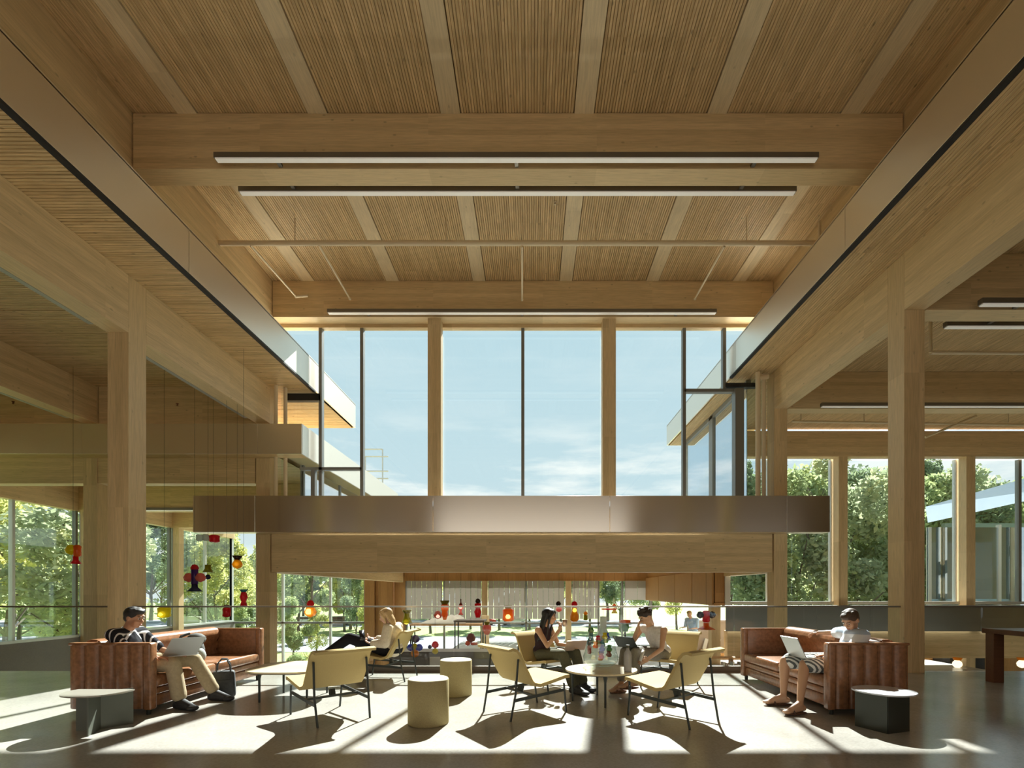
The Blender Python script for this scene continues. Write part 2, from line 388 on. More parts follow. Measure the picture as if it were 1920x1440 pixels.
# timber frame
def timber(name, x0, x1, y0, y1, z0, z1, m, label, cat, group=None, bev=.006):
    return boxo(name, x0, x1, y0, y1, z0, z1, m, label, cat, group, bev=bev)
ordn = ['behind the viewpoint', 'overhead', 'in front of the linear lights', 'on the window head']
for yy, lab in ((-.8, 'high cross beam behind the viewpoint'), (3.61, 'high cross beam overhead just out of view'),
                (7.82, 'deep timber cross beam between two long linear lights under the high ceiling'),
                (12.03, 'timber cross beam right over the tall sky window')):
    timber('timber_beam', -6.40, 5.94, yy, yy+.33, 8.08, 8.975, 'beam_x', lab, 'beam')
timber('timber_girder', -6.8, -6.42, -8, 12.45, 8.08, 9.0, 'beam_y', 'high timber girder along the ceiling edge above the khaki-clad man side', 'beam')
timber('timber_girder', 5.96, 6.32, -8, 12.45, 8.08, 9.0, 'beam_y', 'high timber girder along the ceiling edge above the man in shorts', 'beam')
# wing girders and columns, hall side
for x0, x1, zb, zt, who in ((XL-.34, XL, 5.46, 6.38, 'low ceiling with the white-backed tan sofa'), (XR, XR+.33, 5.82, 6.73, 'ceiling by the sofa of the man in shorts')):
    side = 'khaki man sofa' if x0 < 0 else 'shorts man sofa'
    timber('timber_girder', x0, x1, -8, 3.61, zb, zt, 'beam_y', f'wing girder overhead on the {side} side, behind the viewpoint', 'beam')
    timber('timber_girder', x0, x1, 3.97, 7.82, zb, zt, 'beam_y', f'glulam girder running toward the tall column on the {side} side', 'beam')
    timber('timber_girder', x0, x1, 8.18, 12.03, zb, zt, 'beam_y', f'glulam girder from the tall column to the window corner, {side} side', 'beam')
    timber('timber_column', x0, x1, 3.61, 3.97, 0, zt, 'post_z', f'square timber column out of view on the {side} side', 'column')
    timber('timber_column', x0, x1, 7.82, 8.18, 0, zt, 'post_z', f'tall square timber column behind the {side}', 'column')
    timber('timber_column', x0, x1, 12.03, 12.38, -3.9, zt, 'post_z', f'timber column at the corner of the tall window, {side} side', 'column')
# left wing further girders
for i, gx in enumerate((-10.9, -15.1)):
    w2 = ('second', 'outermost')[i]
    timber('timber_girder', gx-.17, gx+.17, -8, 7.82, 5.46, 6.38, 'beam_y', f'{w2} wing girder beyond the khaki man, ahead part', 'beam')
    timber('timber_girder', gx-.17, gx+.17, 8.18, 12.03, 5.46, 6.38, 'beam_y', f'{w2} wing girder beyond the khaki man, deeper part', 'beam')
    timber('timber_column', gx-.17, gx+.17, 7.82, 8.18, 0, 6.38, 'post_z', f'column under the {w2} wing girder at the balustrade line', 'column')
    timber('timber_column', gx-.17, gx+.17, 12.03, 12.38, -3.9, 6.38, 'post_z', f'dark column under the {w2} wing girder beyond the balustrade', 'column')
timber('timber_beam', -15.2, -11.1, 12.05, 12.35, 5.46, 6.38, 'beam_x', 'dark cross beam high above the steel band, outer bay', 'beam')
timber('timber_beam', -10.7, -6.84, 12.05, 12.35, 5.46, 6.38, 'beam_x', 'dark cross beam high above the steel band, bay next the tall column', 'beam')
# lower roof edges: steel band + beam under it
timber('timber_beam', -15.2, -6.85, 12.05, 12.35, 3.98, 4.62, 'beam_x', 'dark timber beam directly under the long steel band', 'beam')
timber('timber_beam', -6.45, 5.94, 12.06, 12.36, 1.79, 2.74, 'beam_x', 'wide timber beam right under the central steel fascia', 'beam')
timber('timber_girder', -6.81, -6.45, 12.40, 24.4, 1.79, 2.735, 'beam_y', 'girder running back under the central roof, blond woman side', 'beam')
timber('timber_girder', 5.96, 6.30, 12.40, 15.2, 1.79, 2.735, 'beam_y', 'girder running back under the central roof, curly haired woman side', 'beam')
# right wing cross beams
for yy, lab in ((3.61, 'overhead out of view'), (7.82, 'at the tall column, between two short linear lights'), (12.03, 'deeper in the wing above one long light')):
    timber('timber_beam', 6.31, 22, yy, yy+.34, 5.82, 6.73, 'beam_x', 'wing cross beam by the shorts man, '+lab, 'beam')
timber('timber_beam', 5.96, 22, 16.24, 16.55, 5.81, 6.66, 'beam_x', 'header beam over the row of tree-view windows', 'beam')
for px, lab in ((6.12, 'beside the tall window corner'), (10.35, 'between the tree-view windows'), (14.6, 'between the outer tree-view windows'), (18.9, 'at the far end of the tree-view windows')):
    timber('timber_column', px-.15, px+.15, 16.24, 16.55, -3.9, 5.81, 'post_z', 'slim timber post '+lab, 'column')
timber('timber_beam', 6.4, 22, 16.0, 16.3, -.87, .02, 'beam_x', 'pale timber beam under the dark metal band beyond the dark table', 'beam')

# metal fascias, each of separate sheets
def fascia(name, lab, along, c, a0, a1, joints, z0, z1, m='steel', th=.04):
    t = thing(name, lab, 'fascia')
    js = [a0]+[j for j in joints if a0 < j < a1]+[a1]
    for p, q in zip(js, js[1:]):
        if along == 'Y': boxo('sheet', c-th/2, c+th/2, p+.004, q-.004, z0, z1, m, parent=t, bev=.003)
        else: boxo('sheet', p+.004, q-.004, c-th/2, c+th/2, z0, z1, m, parent=t, bev=.003)
    return t
jy = [-4.8, -.6, 3.6, 7.82, 12.03]
f1 = fascia('metal_fascia', 'long brushed steel fascia on the khaki man side, meeting the tall window', 'Y', -5.52, -8, 15.2, jy, 6.41, 7.12)
f2 = fascia('metal_fascia', 'long brushed steel fascia on the shorts man side, running out through the window', 'Y', 5.03, -8, 18.2, jy+[16.24], 6.76, 7.48)
boxo('shadow_gap', -5.58, -5.50, -8, 12.4, 6.372, 6.41, 'black', parent=f1)
boxo('shadow_gap', 5.01, 5.09, -8, 12.4, 6.722, 6.76, 'black', parent=f2)
boxo('top_sheet', -6.55, -5.50, -8, 15.2, 7.10, 7.14, 'steel', parent=f1)
boxo('top_sheet', 5.01, 6.05, -8, 18.2, 7.46, 7.50, 'steel', parent=f2)
boxo('end_sheet', -10.7, -5.54, 15.16, 15.2, 6.41, 7.12, 'steel', parent=f1)
boxo('end_sheet', 5.05, 7.6, 18.16, 18.2, 6.76, 7.48, 'steel', parent=f2)
f3 = fascia('metal_fascia', 'central brushed steel fascia across the foot of the tall sky window', 'X', 11.72, -8.14, 7.14, [-6.65, -2.38, 1.86, 6.1], 2.74, 3.61, 'steel_front')
boxo('top_sheet', -8.14, 7.14, 11.74, 12.02, 3.58, 3.61, 'steel', parent=f3)
boxo('bottom_sheet', -8.14, 7.14, 11.74, 12.02, 2.735, 2.76, 'steel', parent=f3)
f4 = fascia('metal_fascia', 'steel band high on the khaki man side, seen past the tall column', 'X', 11.67, -15.2, -5.5, [-10.75, -6.56], 4.60, 5.32, 'steel')
boxo('return_sheet', -5.54, -5.50, 11.69, 20, 4.60, 5.32, 'steel', parent=f4)
boxo('bottom_sheet', -15.2, -5.54, 11.69, 12.02, 4.60, 4.62, 'ply', parent=f4)
f5 = fascia('metal_fascia', 'dark metal band below the tree-view windows', 'X', 15.9, 6.3, 22, [7.8, 9.25, 11.0, 12.55, 14.6, 16.7], .02, .84, 'dark_steel')
boxo('top_sheet', 6.3, 22, 15.92, 16.23, .82, .86, 'dark_steel', parent=f5)

# roof slabs behind the lower fascias
boxo('ceiling_lower_hall', -6.8, 6.3, 12.4, 24.7, 2.74, 3.4, 'ply', 'timber ceiling of the lower hall under the central roof', 'ceiling', kind='structure')
cl = structure('ceiling_lower_wing', 'timber ceiling of the lower wing seen under the steel band')
for a, b in ((12.4, 16.24), (16.55, 20.45), (20.75, 24.7)):
    bm = bmesh.new(); deck(bm, a, b, -15.2, -6.8, 4.9, 'X', .06, .01, .016); obj('panel', bm, 'lam_x', cl)
boxo('backing', -15.2, -5.6, 12.4, 24.8, 5.0, 5.25, 'ply', parent=cl)
for yy, lab in ((16.24, 'first cross beam of the lower wing past the steel band'), (20.45, 'second cross beam of the lower wing past the steel band')):
    timber('timber_beam', -15.2, -6.85, yy, yy+.3, 4.0, 4.9, 'beam_x', lab, 'beam')
# left glazed front (depth plane X=-15.2)
boxo('wall_left_sill', -15.35, -15.1, -8, 24.8, -3.9, -.2, 'concrete', 'dark concrete wall below the tree windows of the low wing', 'wall', kind='structure')
boxo('wall_left_header', -15.35, -15.1, -8, 24.8, 4.0, 6.5, 'beam_y', 'timber header over the tree windows of the low wing', 'wall', kind='structure')
def window(name, label): return thing(name, label, 'window', kind='structure')
wl = window('window_1', 'row of tall windows with trees on the low wing side')
boxo('wall_left_blocker', -15.3, -15.2, -8, 7.8, -.2, 4.0, 'ply', 'unseen timber wall added to darken the near part of the low wing', 'wall', kind='structure')  # unseen, added instead of more panes to cut light in the wing
boxo('wall_right_blocker', 22.0, 22.2, -8, 17, -3.9, 7.0, 'ply', 'unseen timber end wall added to darken the wing with the dark table', 'wall', kind='structure')  # unseen, added to stop sky light flooding in from the open end
for p, q in ((7.8, 12.1), (12.3, 16.24), (16.5, 20.45), (20.7, 24.66)):
    m_ = (p+q)/2
    boxo('pane', -15.235, -15.22, p, q, -.2, 4.0, 'glass', parent=wl)
    for yy in (p, m_, q): boxo('mullion', -15.28, -15.16, yy-.04, yy+.04, -.2, 4.0, 'mullion_light' if yy == m_ else 'mullion', parent=wl)
    boxo('sill', -15.28, -15.08, p, q, -.2, -.12, 'mullion_light', parent=wl)
for yy, lab in ((16.3, 'first'), (20.5, 'second')):
    timber('timber_column', -15.1, -14.85, yy, yy+.3, -3.9, 4.0, 'post_z', f'{lab} slim post standing at the low wing windows', 'column')
# far glazed front (Y=24.66)
wf = window('window_2', 'far glazed wall of the lower hall with trees, road and grass behind')
def farpane(x0, x1, z0, z1):
    boxo('pane', x0, x1, 24.69, 24.70, z0, z1, 'glass', parent=wf)
fx = [-15.2, -13.9, -12.6, -10.2, -8.45]
for a, b in zip(fx, fx[1:]):
    farpane(a, b, -3.9, -.3); farpane(a, b, -.22, 4.9)
for a in fx: boxo('mullion', a-.05, a+.05, 24.62, 24.76, -3.9, 4.9, 'mullion_light', parent=wf)
boxo('transom', -15.2, -8.4, 24.62, 24.76, -.3, -.2, 'mullion', parent=wf)
gx_ = [-6.35, -4.45, -2.37, -.3, 1.80, 3.35, 4.55, 6.0]
for a, b in zip(gx_, gx_[1:]): farpane(a, b, -3.9, 1.85)
for a in gx_: boxo('mullion', a-.045, a+.045, 24.62, 24.76, -3.9, 1.85, 'mullion', parent=wf)
boxo('transom', -6.35, 6.0, 24.62, 24.76, -.32, -.22, 'mullion', parent=wf)
wp = thing('wall_far_panel', 'tall oak panelled wall behind the blond woman', 'wall', kind='structure')
for a, b, d in ((-8.4, -7.9, 0), (-7.88, -7.72, .12), (-7.70, -7.0, .02), (-6.98, -6.4, .25)): boxo('panel', a, b, 24.4+d, 24.8, -3.9, 4.9, 'oak', parent=wp, bev=.01)
boxo('wall_far_header', -6.4, 6.3, 24.5, 24.8, 1.85, 3.4, 'oak', 'oak band over the white blinds', 'wall', kind='structure')
for px, lab in ((-2.37, 'between the pale blinds above the two round stools'), (1.80, 'between the pale blinds behind the dark haired woman')):
    timber('timber_column', px-.14, px+.14, 24.2, 24.5, -3.9, 1.85, 'post_z', 'slim post '+lab, 'column')
timber('timber_column', -2.05, -1.75, 19.6, 19.9, -3.9, .35, 'post_z', 'pale short post rising from the lower hall behind the round stools', 'column')
bl = [(-6.3, -4.5), (-4.4, -2.55), (-2.2, -.35), (-.25, 1.6), (2.0, 3.3), (4.62, 5.9)]
for i, (a, b) in enumerate(bl):
    t = thing('window_blind', ('pale blind next to the tall oak panelled wall', 'pale blind second from the tall oak panelled wall', 'pale blind above the rear round stool, past the slim post', 'pale blind directly behind the long-haired woman',
        'pale blind just past the slim post behind the long-haired woman', 'short white blind beside the oak bulkhead')[i], 'blind', (0, 0, 0), 0, 'pale blinds on the far glass wall')
    zb = -.05 if i < 5 else .9
    n = 7 if i < 5 else 2
    for k in range(n):
        u0 = a+(b-a)*k/n; u1 = a+(b-a)*(k+1)/n
        bm = bmesh.new(); box(bm, u0+.008, u1-.008, 24.40+.015*(k % 2), 24.412+.015*(k % 2), zb, 1.86); obj('blind_panel', bm, 'blind', t)
# right-hand bulkhead of oak panels, running back
bk = thing('wall_bulkhead', 'overhanging orange oak bulkhead of upright panels above the counter', 'wall', kind='structure')
boxo('soffit', 5.7, 6.2, 15.3, 24.5, .88, .95, 'oak', parent=bk)
yb = [15.35, 17.3, 19.4, 21.9, 24.4]
for a, b in zip(yb, yb[1:]): boxo('panel', 5.66, 5.72, a+.02, b-.02, .9, 2.0, 'oak', parent=bk, bev=.01)
boxo('end_panel', 6.04, 6.2, 15.27, 15.33, .88, 1.9, 'plaster', parent=bk)
boxo('core', 5.75, 6.18, 15.36, 24.4, .95, 2.7, 'oak', parent=bk)

# tree-view windows of the right wing (Y=16.5)
wr = window('window_3', 'row of tall windows with trees beyond the dark metal band')
mx_ = [6.27, 8.05, 10.2, 10.5, 12.3, 14.45, 14.75, 16.6, 18.75, 19.05, 22]
for a, b in zip(mx_, mx_[1:]):
    if b-a < .5: continue
    boxo('pane', a, b, 16.66, 16.672, .95, 5.81, 'glass', parent=wr)
    boxo('sill', a, b, 16.5, 16.72, .88, .98, 'mullion_light', parent=wr)
for a in mx_: boxo('mullion', a-.05, a+.05, 16.6, 16.74, .95, 5.81, 'mullion_light' if a in (10.2, 14.45, 8.05, 12.3) else 'mullion', parent=wr)

# the tall sky window
ws = window('window_4', 'tall sky window between timber posts over the central steel fascia')
wx = [-6.4, -5.38, -4.33, -2.43, -.24, 1.91, 3.86, 4.88, 5.9]
for a, b in zip(wx, wx[1:]): boxo('pane', a, b, 12.44, 12.452, 3.6, 8.1, 'glass', parent=ws)
for a in (-5.38, -4.33, -.24, 3.86): boxo('mullion', a-.04, a+.04, 12.38, 12.52, 3.6, 8.1, 'mullion', parent=ws)
boxo('mullion', 4.84, 4.92, 12.38, 12.52, 6.44, 8.1, 'mullion', parent=ws)
boxo('mullion', 5.12, 5.34, 12.30, 12.52, 3.6, 6.44, 'mullion', parent=ws)
boxo('transom', 3.86, 5.34, 12.38, 12.52, 6.38, 6.46, 'mullion', parent=ws)
boxo('transom', -5.9, -4.33, 12.38, 12.52, 4.40, 4.47, 'mullion', parent=ws)
boxo('transom', -6.3, -5.38, 12.38, 12.52, 6.16, 6.34, 'black', parent=ws)
boxo('transom', 4.9, 5.7, 12.36, 12.5, 6.5, 6.6, 'black', parent=ws)
boxo('mullion', -5.62, -5.52, 12.38, 12.52, 3.6, 4.40, 'mullion', parent=ws)
boxo('head', -6.4, 5.94, 12.36, 12.52, 8.0, 8.1, 'ply', parent=ws)
for px, lab in ((-2.43, 'upright timber window post above the round stools'), (1.91, 'upright timber window post above the seated curly haired woman')):
    timber('timber_column', px-.165, px+.165, 12.1, 12.36, 3.6, 8.08, 'post_z', lab, 'column')
# service pipes beside the window corners
for k_, (px, py, r) in enumerate(((-6.28, 11.95, .045), (-6.12, 12.1, .045), (5.55, 12.0, .06), (5.74, 12.1, .05))):
    bm = bmesh.new(); rod(bm, (px, py, 2.75), (px, py, (6.36 if px < 0 else 6.7)), r, r, 14)
    if k_ == 2: rod(bm, (px, py, 6.55), (px+.25, py, 6.6), r, r, 12)
    tag(obj('riser_pipe', bm, 'pipe', None, (px, py, 2.75), 40), ('cream riser pipe nearer the glass at the khaki man side corner', 'cream riser pipe second from the glass at the khaki man side corner',
        'thick cream riser pipe with an elbow, curly haired woman side corner', 'slimmer cream riser pipe, curly haired woman side corner')[k_], 'pipe')
# exterior wings beyond the window
eg = thing('exterior_glass_wall', 'blue reflecting glass wall of the wing outside, under the steel canopy', 'wall')
for a, b in ((12.6, 14.9), (15.1, 17.6)): boxo('pane', 5.53, 5.55, a, b, 3.6, 6.70, 'glass_blue', parent=eg)
boxo('mullion', 5.48, 5.60, 14.85, 15.15, 3.6, 6.70, 'mullion', parent=eg)
boxo('mullion', 5.48, 5.60, 17.5, 17.62, 3.6, 6.70, 'mullion_light', parent=eg)
boxo('head_rail', 5.48, 5.60, 12.5, 17.6, 6.60, 6.72, 'mullion', parent=eg)
eg2 = thing('exterior_glass_wall', 'blue glass wall outside under the lower steel return, tan sofa corner', 'wall')
boxo('pane', -5.95, -5.93, 12.6, 19, 3.4, 4.58, 'glass_blue', parent=eg2)
for a in (12.6, 15, 17.5): boxo('mullion', -5.99, -5.9, a, a+.08, 3.4, 4.58, 'mullion', parent=eg2)
boxo('roof_deck', -6.8, 6.3, 12.55, 24.8, 3.4, 3.5, 'concrete', 'flat grey roof outside the tall window', 'roof')

# glass balustrade
ba = thing('glass_balustrade', 'glass balustrade with slim metal top rail along the lounge edge', 'railing')
x = -15.0
xs_ = []
j0 = (1769-998)/115.5
x = j0-1.135*20
while x < 22:
    xs_.append(x); x += 1.135
for a, b in zip(xs_, xs_[1:]):
    if a < -15.1: continue
    boxo('glass_panel', a+.008, b-.008, 7.91, 7.925, .02, 1.05, 'glass_rail', parent=ba)
boxo('top_rail', -15, 22, 7.895, 7.94, 1.05, 1.075, 'rail', parent=ba)
boxo('shoe', -6.45, 5.94, 7.88, 7.96, 0, .10, 'trimdark', parent=ba)
# ------------------------------------------------------------------ linear lights, pipes, sprinklers
def linlight(x0, x1, y, z, label, axis='X', hold=.17):
    if axis == 'X':
        t = thing('linear_light', label, 'light', ((x0+x1)/2, y, z)); h = (x1-x0)/2
        boxo('housing', -h, h, -.045, .045, .018, .10, 'lamp_body', parent=t); boxo('diffuser', -h+.02, h-.02, -.04, .04, 0, .018, 'lamp_strip', parent=t)
        for s in (-.8, 0, .8): boxo('bracket', h*s-.03, h*s+.03, min(0, hold), max(0, hold), .04, .08, 'lamp_body', parent=t)
    else:
        t = thing('linear_light', label, 'light', (y, (x0+x1)/2, z)); h = (x1-x0)/2
        boxo('housing', -.045, .045, -h, h, .018, .10, 'lamp_body', parent=t); boxo('diffuser', -.04, .04, -h+.02, h-.02, 0, .018, 'lamp_off', parent=t)
linlight(-4.97, 4.47, 7.65, 8.06, 'long linear light in front of the deep cross beam')
linlight(-4.97, 4.47, 8.29, 8.06, 'long linear light just behind the deep cross beam', hold=-.15)
linlight(-4.97, 4.47, 11.86, 8.06, 'thin long linear light at the head of the tall sky window')
linlight(7.02, 14, 7.65, 5.79, 'linear light in front of the wing beam, beside the tall column top')
linlight(7.02, 14, 8.30, 5.79, 'linear light behind the wing beam, beside the tall column top', hold=-.15)
linlight(7.02, 16, 11.86, 5.79, 'linear light on the deeper wing beam above the tree-view windows')
for gx, za, lab in ((-6.856, 5.46, 'hall side girder'), (-11.116, 5.46, 'second wing girder')):
    linlight(3.9, 7.6, gx, za, f'linear light along the outer foot of the {lab}, nearer length', 'Y')
    linlight(8.4, 11.7, gx, za, f'linear light along the outer foot of the {lab}, deeper length', 'Y')
linlight(-14.5, -8.7, 16.16, 3.99, 'dark linear light under the first lower wing beam')
# sprinkler pipe under the far bay of the high ceiling
def at(px, py, Y): return Vector(((px-998)*Y/FPX, Y, CZ+(1110-py)*Y/FPX))
sp = thing('sprinkler_pipe', 'cream sprinkler main across the hall with thin branch pipes', 'pipe', (0, 0, 0))
Yp = 10.0
a = at(412, 456, Yp); b = at(1537, 456, Yp)
bm = bmesh.new(); rod(bm, a, b, .05, .05, 14); ball(bm, b, .06)
rod(bm, b, b+Vector((0, .0, .45)), .03, .03); obj('main', bm, 'pipe', sp, None, 40)
for (x0, y0, x1, y1) in ((470, 460, 555, 556), (598, 460, 656, 560), (979, 462, 979, 562), (1358, 462, 1303, 560)):
    p = at(x0, y0, Yp); q = at(x1, y1, 11.7)
    bm = bmesh.new(); rod(bm, p, q, .022, .022, 10)
    if x0 == 470: rod(bm, q, q+Vector((.28, 0, .02)), .03, .03, 10)
    ball(bm, q, .035); obj('branch', bm, 'pipe', sp, None, 40)
for x0 in (553, 836, 1117, 1400):
    p = at(x0, 452, Yp)
    bm = bmesh.new(); rod(bm, p, (p.x, p.y, 8.97), .012, .012, 6); obj('hanger', bm, 'pipe', sp)
sq = thing('sprinkler_pipe', 'cream sprinkler pipe under the wing ceiling above the tree-view windows', 'pipe')
def piece(nm, a, b, r, par):
    bm = bmesh.new(); rod(bm, a, b, r, r, 10); obj(nm, bm, 'pipe', par, None, 40)
piece('main', at(1485, 790, 14.5), at(1930, 797, 14.5), .035, sq)
piece('branch', at(1735, 820, 14.5), at(1830, 780, 14.5), .035, sq)
for x0 in (1502, 1620, 1890):
    p = at(x0, 792, 14.5); piece('hanger', p, (p.x, p.y, 6.72), .02, sq)
sq2 = thing('sprinkler_pipe', 'thin sprinkler pipe turned up into the wing ceiling beside the tall column', 'pipe')
p = at(1745, 661, 9.5); piece('main', p, at(1930, 662, 9.5), .035, sq2); piece('hanger', p, (p.x, p.y, 6.72), .03, sq2)
def spr(p, label, up=False):
    t = thing('sprinkler', label, 'sprinkler', p)
    bm = bmesh.new(); lathe(bm, [(.001, 0), (.03, 0), (.03, -.01), (.012, -.02), (.012, -.05), (.022, -.055), (.022, -.06), (.001, -.06)], 12); obj('nozzle', bm, 'pipe' if up else 'leather_dark', t, None, 40)
spr((.45, 9.6, 8.98), 'small pale sprinkler under the high ceiling behind the main pipe', True)
spr((-8.75, 12.03, 5.95), 'dark round sprinkler on the dark cross beam past the tall column')
spr((-12.8, 12.03, 6.0), 'dark round sprinkler at the outer end of the dark cross beam')
# ------------------------------------------------------------------ outdoors
boxo('ground_grass', -200, 200, 24.8, 240, -4.3, -4.02, 'grass', 'mown grass outside the building', 'ground', kind='structure')
boxo('ground_grass_side', -200, -15.5, -10, 24.8, -4.3, -4.02, 'grass', 'mown grass outside the low wing windows', 'ground', kind='structure')
boxo('ground_grass_wing', 22, 200, -10, 24.8, -4.3, -4.02, 'grass', 'mown grass outside the far end of the wing', 'ground', kind='structure')
boxo('road', -120, 90, 43, 58, -4.02, -3.98, 'road', 'sunlit pale road beyond the grass', 'road', kind='structure')
boxo('parking_lot', -120, 60, 74, 92, -4.02, -3.97, 'road', 'parking lot beyond the road', 'road', kind='structure')
boxo('path', -14, 6, 25.0, 28.5, -4.02, -3.97, 'lower_floor', 'pale paved terrace outside the far glass wall', 'ground', kind='structure')

def canopy_mesh(name, m, n, rx, rz, leaf, seed, holes=.0):
    rnd = random.Random(seed); vs = []; fs = []
    blobs = []
    for i in range(16):
        u = rnd.uniform(0, 2*PI); h = rnd.uniform(-.75, .95); rr = math.sqrt(max(.05, 1-h*h))*rnd.uniform(.3, .8)
        blobs.append((rr*math.cos(u)*rx, rr*math.sin(u)*rx, h*rz, rnd.uniform(.24, .42)*rx))
    for i in range(n):
        bx, by, bz, br = blobs[rnd.randrange(len(blobs))]
        d = Vector((rnd.gauss(0, 1), rnd.gauss(0, 1), rnd.gauss(0, 1))).normalized()*br*rnd.uniform(.55, 1.05)
        c = Vector((bx, by, bz))+d
        a = Vector((rnd.gauss(0, 1), rnd.gauss(0, 1), rnd.gauss(0, .6))).normalized()
        b = a.cross(Vector((rnd.gauss(0, 1), rnd.gauss(0, 1), rnd.gauss(0, 1)))).normalized()
        s = leaf*rnd.uniform(.6, 1.3); k = len(vs)
        vs += [c-a*s, c+b*s*.5, c+a*s, c-b*s*.5]; fs.append((k, k+1, k+2, k+3))
    me = bpy.data.meshes.new(name); me.from_pydata([tuple(v) for v in vs], [], fs); me.materials.append(m); return me
LV = [leafmat('leaf_yellow_green', (.62, .64, .27)), leafmat('leaf_green', (.42, .50, .25)), leafmat('leaf_dark_green', (.28, .36, .22), .45), leafmat('leaf_grey_green', (.48, .54, .34))]
CAN = {}
def canopy(kind):
    if kind not in CAN:
        CAN[kind] = [canopy_mesh('crown', LV[kind], 9000, 2.6, 3.2, .13, 11+kind*3+j) for j in range(2)]
    return CAN[kind]
def trunk_mesh(h, seed):
    rnd = random.Random(seed); bm = bmesh.new()
    p = Vector((0, 0, 0)); r = .16
    pts = [(p.copy(), r)]
    for i in range(5):
        p = p+Vector((rnd.uniform(-.15, .15), rnd.uniform(-.15, .15), h/5)); r *= .82; pts.append((p.copy(), r))
    for (a, ra), (b, rb) in zip(pts, pts[1:]): rod(bm, a, b, ra, rb, 8)
    for i in range(9):
        a, ra = pts[rnd.choice((2, 3, 4, 5))]; u = rnd.uniform(0, 2*PI)
        b = a+Vector((math.cos(u)*rnd.uniform(1, 2), math.sin(u)*rnd.uniform(1, 2), rnd.uniform(1.0, 2.6)))
        rod(bm, a, b, ra*.5, .02, 6)
    me = bpy.data.meshes.new('trunk'); bm.to_mesh(me); bm.free(); me.materials.append(M['bark']); return me
TR = [trunk_mesh(5.2, 3), trunk_mesh(5.2, 9)]
def tree(x, y, s, kind, label, group, zg=-4.02, sz=1.0):
    t = thing('tree', label, 'tree', (x, y, zg), random.uniform(0, 6), group)
    t.scale = (s, s, s*sz)
    tr = bpy.data.objects.new('trunk', random.choice(TR)); COL.objects.link(tr); tr.parent = t
    c = bpy.data.objects.new('crown', random.choice(canopy(kind))); COL.objects.link(c); c.parent = t; c.location = (0, 0, 5.0)
    c['kind'] = 'stuff'
rt = random.Random(5)
# trees past the low wing windows
for i in range(15):
    y_ = 10+i*4.6; x_ = -22-rt.uniform(0, 5)-(i % 3)*4
    tree(x_, y_, rt.uniform(1.1, 1.5), (0, 1, 0, 3)[i % 4], 'leafy sunlit tree outside the low wing windows', 'trees outside the low wing windows')
for i in range(9):
    tree(-17-rt.uniform(0, 14), 31+i*1.2+rt.uniform(-1, 1), rt.uniform(.45, .62), (0, 3, 1)[i % 3], 'small leafy tree on the grass past the low wing', 'small trees on the grass past the low wing')
for i in range(14):
    x_ = -34+i*4.2; tree(x_, rt.uniform(62, 70), rt.uniform(1.1, 1.35), (0, 2, 1, 0, 2)[i % 5], 'tall tree beyond the road', 'trees beyond the road')
for i in range(22):
    tree(-112+i*6.0, 98+rt.uniform(-4, 8)-abs(i-12)*1.0, rt.uniform(1.7, 2.3), (1, 2, 0)[i % 3], 'big tree in the woodland edge past the parking lot', 'woodland edge past the parking lot')
for i in range(8):
    tree(-34-i*4.5, 34+i*5, rt.uniform(1.1, 1.4), (1, 3, 0)[i % 3], 'grey green tree standing behind the first trees outside the low wing', 'second rank of trees outside the low wing')
tree(-15.0, 41.5, .62, 2, 'dark green conifer-like tree past the far glass, behind the blond woman', None, sz=1.5)
tree(-12.6, 38.5, .62, 0, 'yellow green young tree beside the dark tree behind the blond woman', None, sz=1.35)
for i in range(12):
    tree(12+i*2.6, 25+rt.uniform(0, 6), rt.uniform(1.15, 1.45), (2, 1, 3)[i % 3], 'dark green tree outside the tree-view windows', 'trees outside the tree-view windows', sz=1.15)
for i in range(8):
    tree(18+i*3.4, 36+rt.uniform(0, 5), rt.uniform(1.3, 1.6), (2, 1)[i % 2], 'taller tree behind the row outside the tree-view windows', 'taller trees behind the tree-view windows', sz=1.2)
# shrubs
sh_me = canopy_mesh('shrub', LV[1], 5200, .9, .55, .06, 77); sh_me2 = canopy_mesh('shrub', LV[0], 5200, .9, .55, .06, 78)
for i in range(26):
    o = bpy.data.objects.new('shrub', (sh_me, sh_me2)[i % 2]); COL.objects.link(o)
    o.location = (-16+i*.86+rt.uniform(-.3, .3), 30.5+rt.uniform(0, 3.5), -3.6); o.scale = (1, 1, rt.uniform(.7, 1.3))
    tag(o, 'low leafy shrub planted outside the far glass wall', 'shrub', 'shrubs outside the far glass wall')
for i in range(14):
    o = bpy.data.objects.new('shrub', sh_me2); COL.objects.link(o)
    o.location = (-19+rt.uniform(-.8, .8), 11+i*1.3, -2.9); o.scale = (1.3, 1.3, 1.5)
    tag(o, 'tall light green shrub outside the low wing windows', 'shrub', 'shrubs outside the low wing windows')
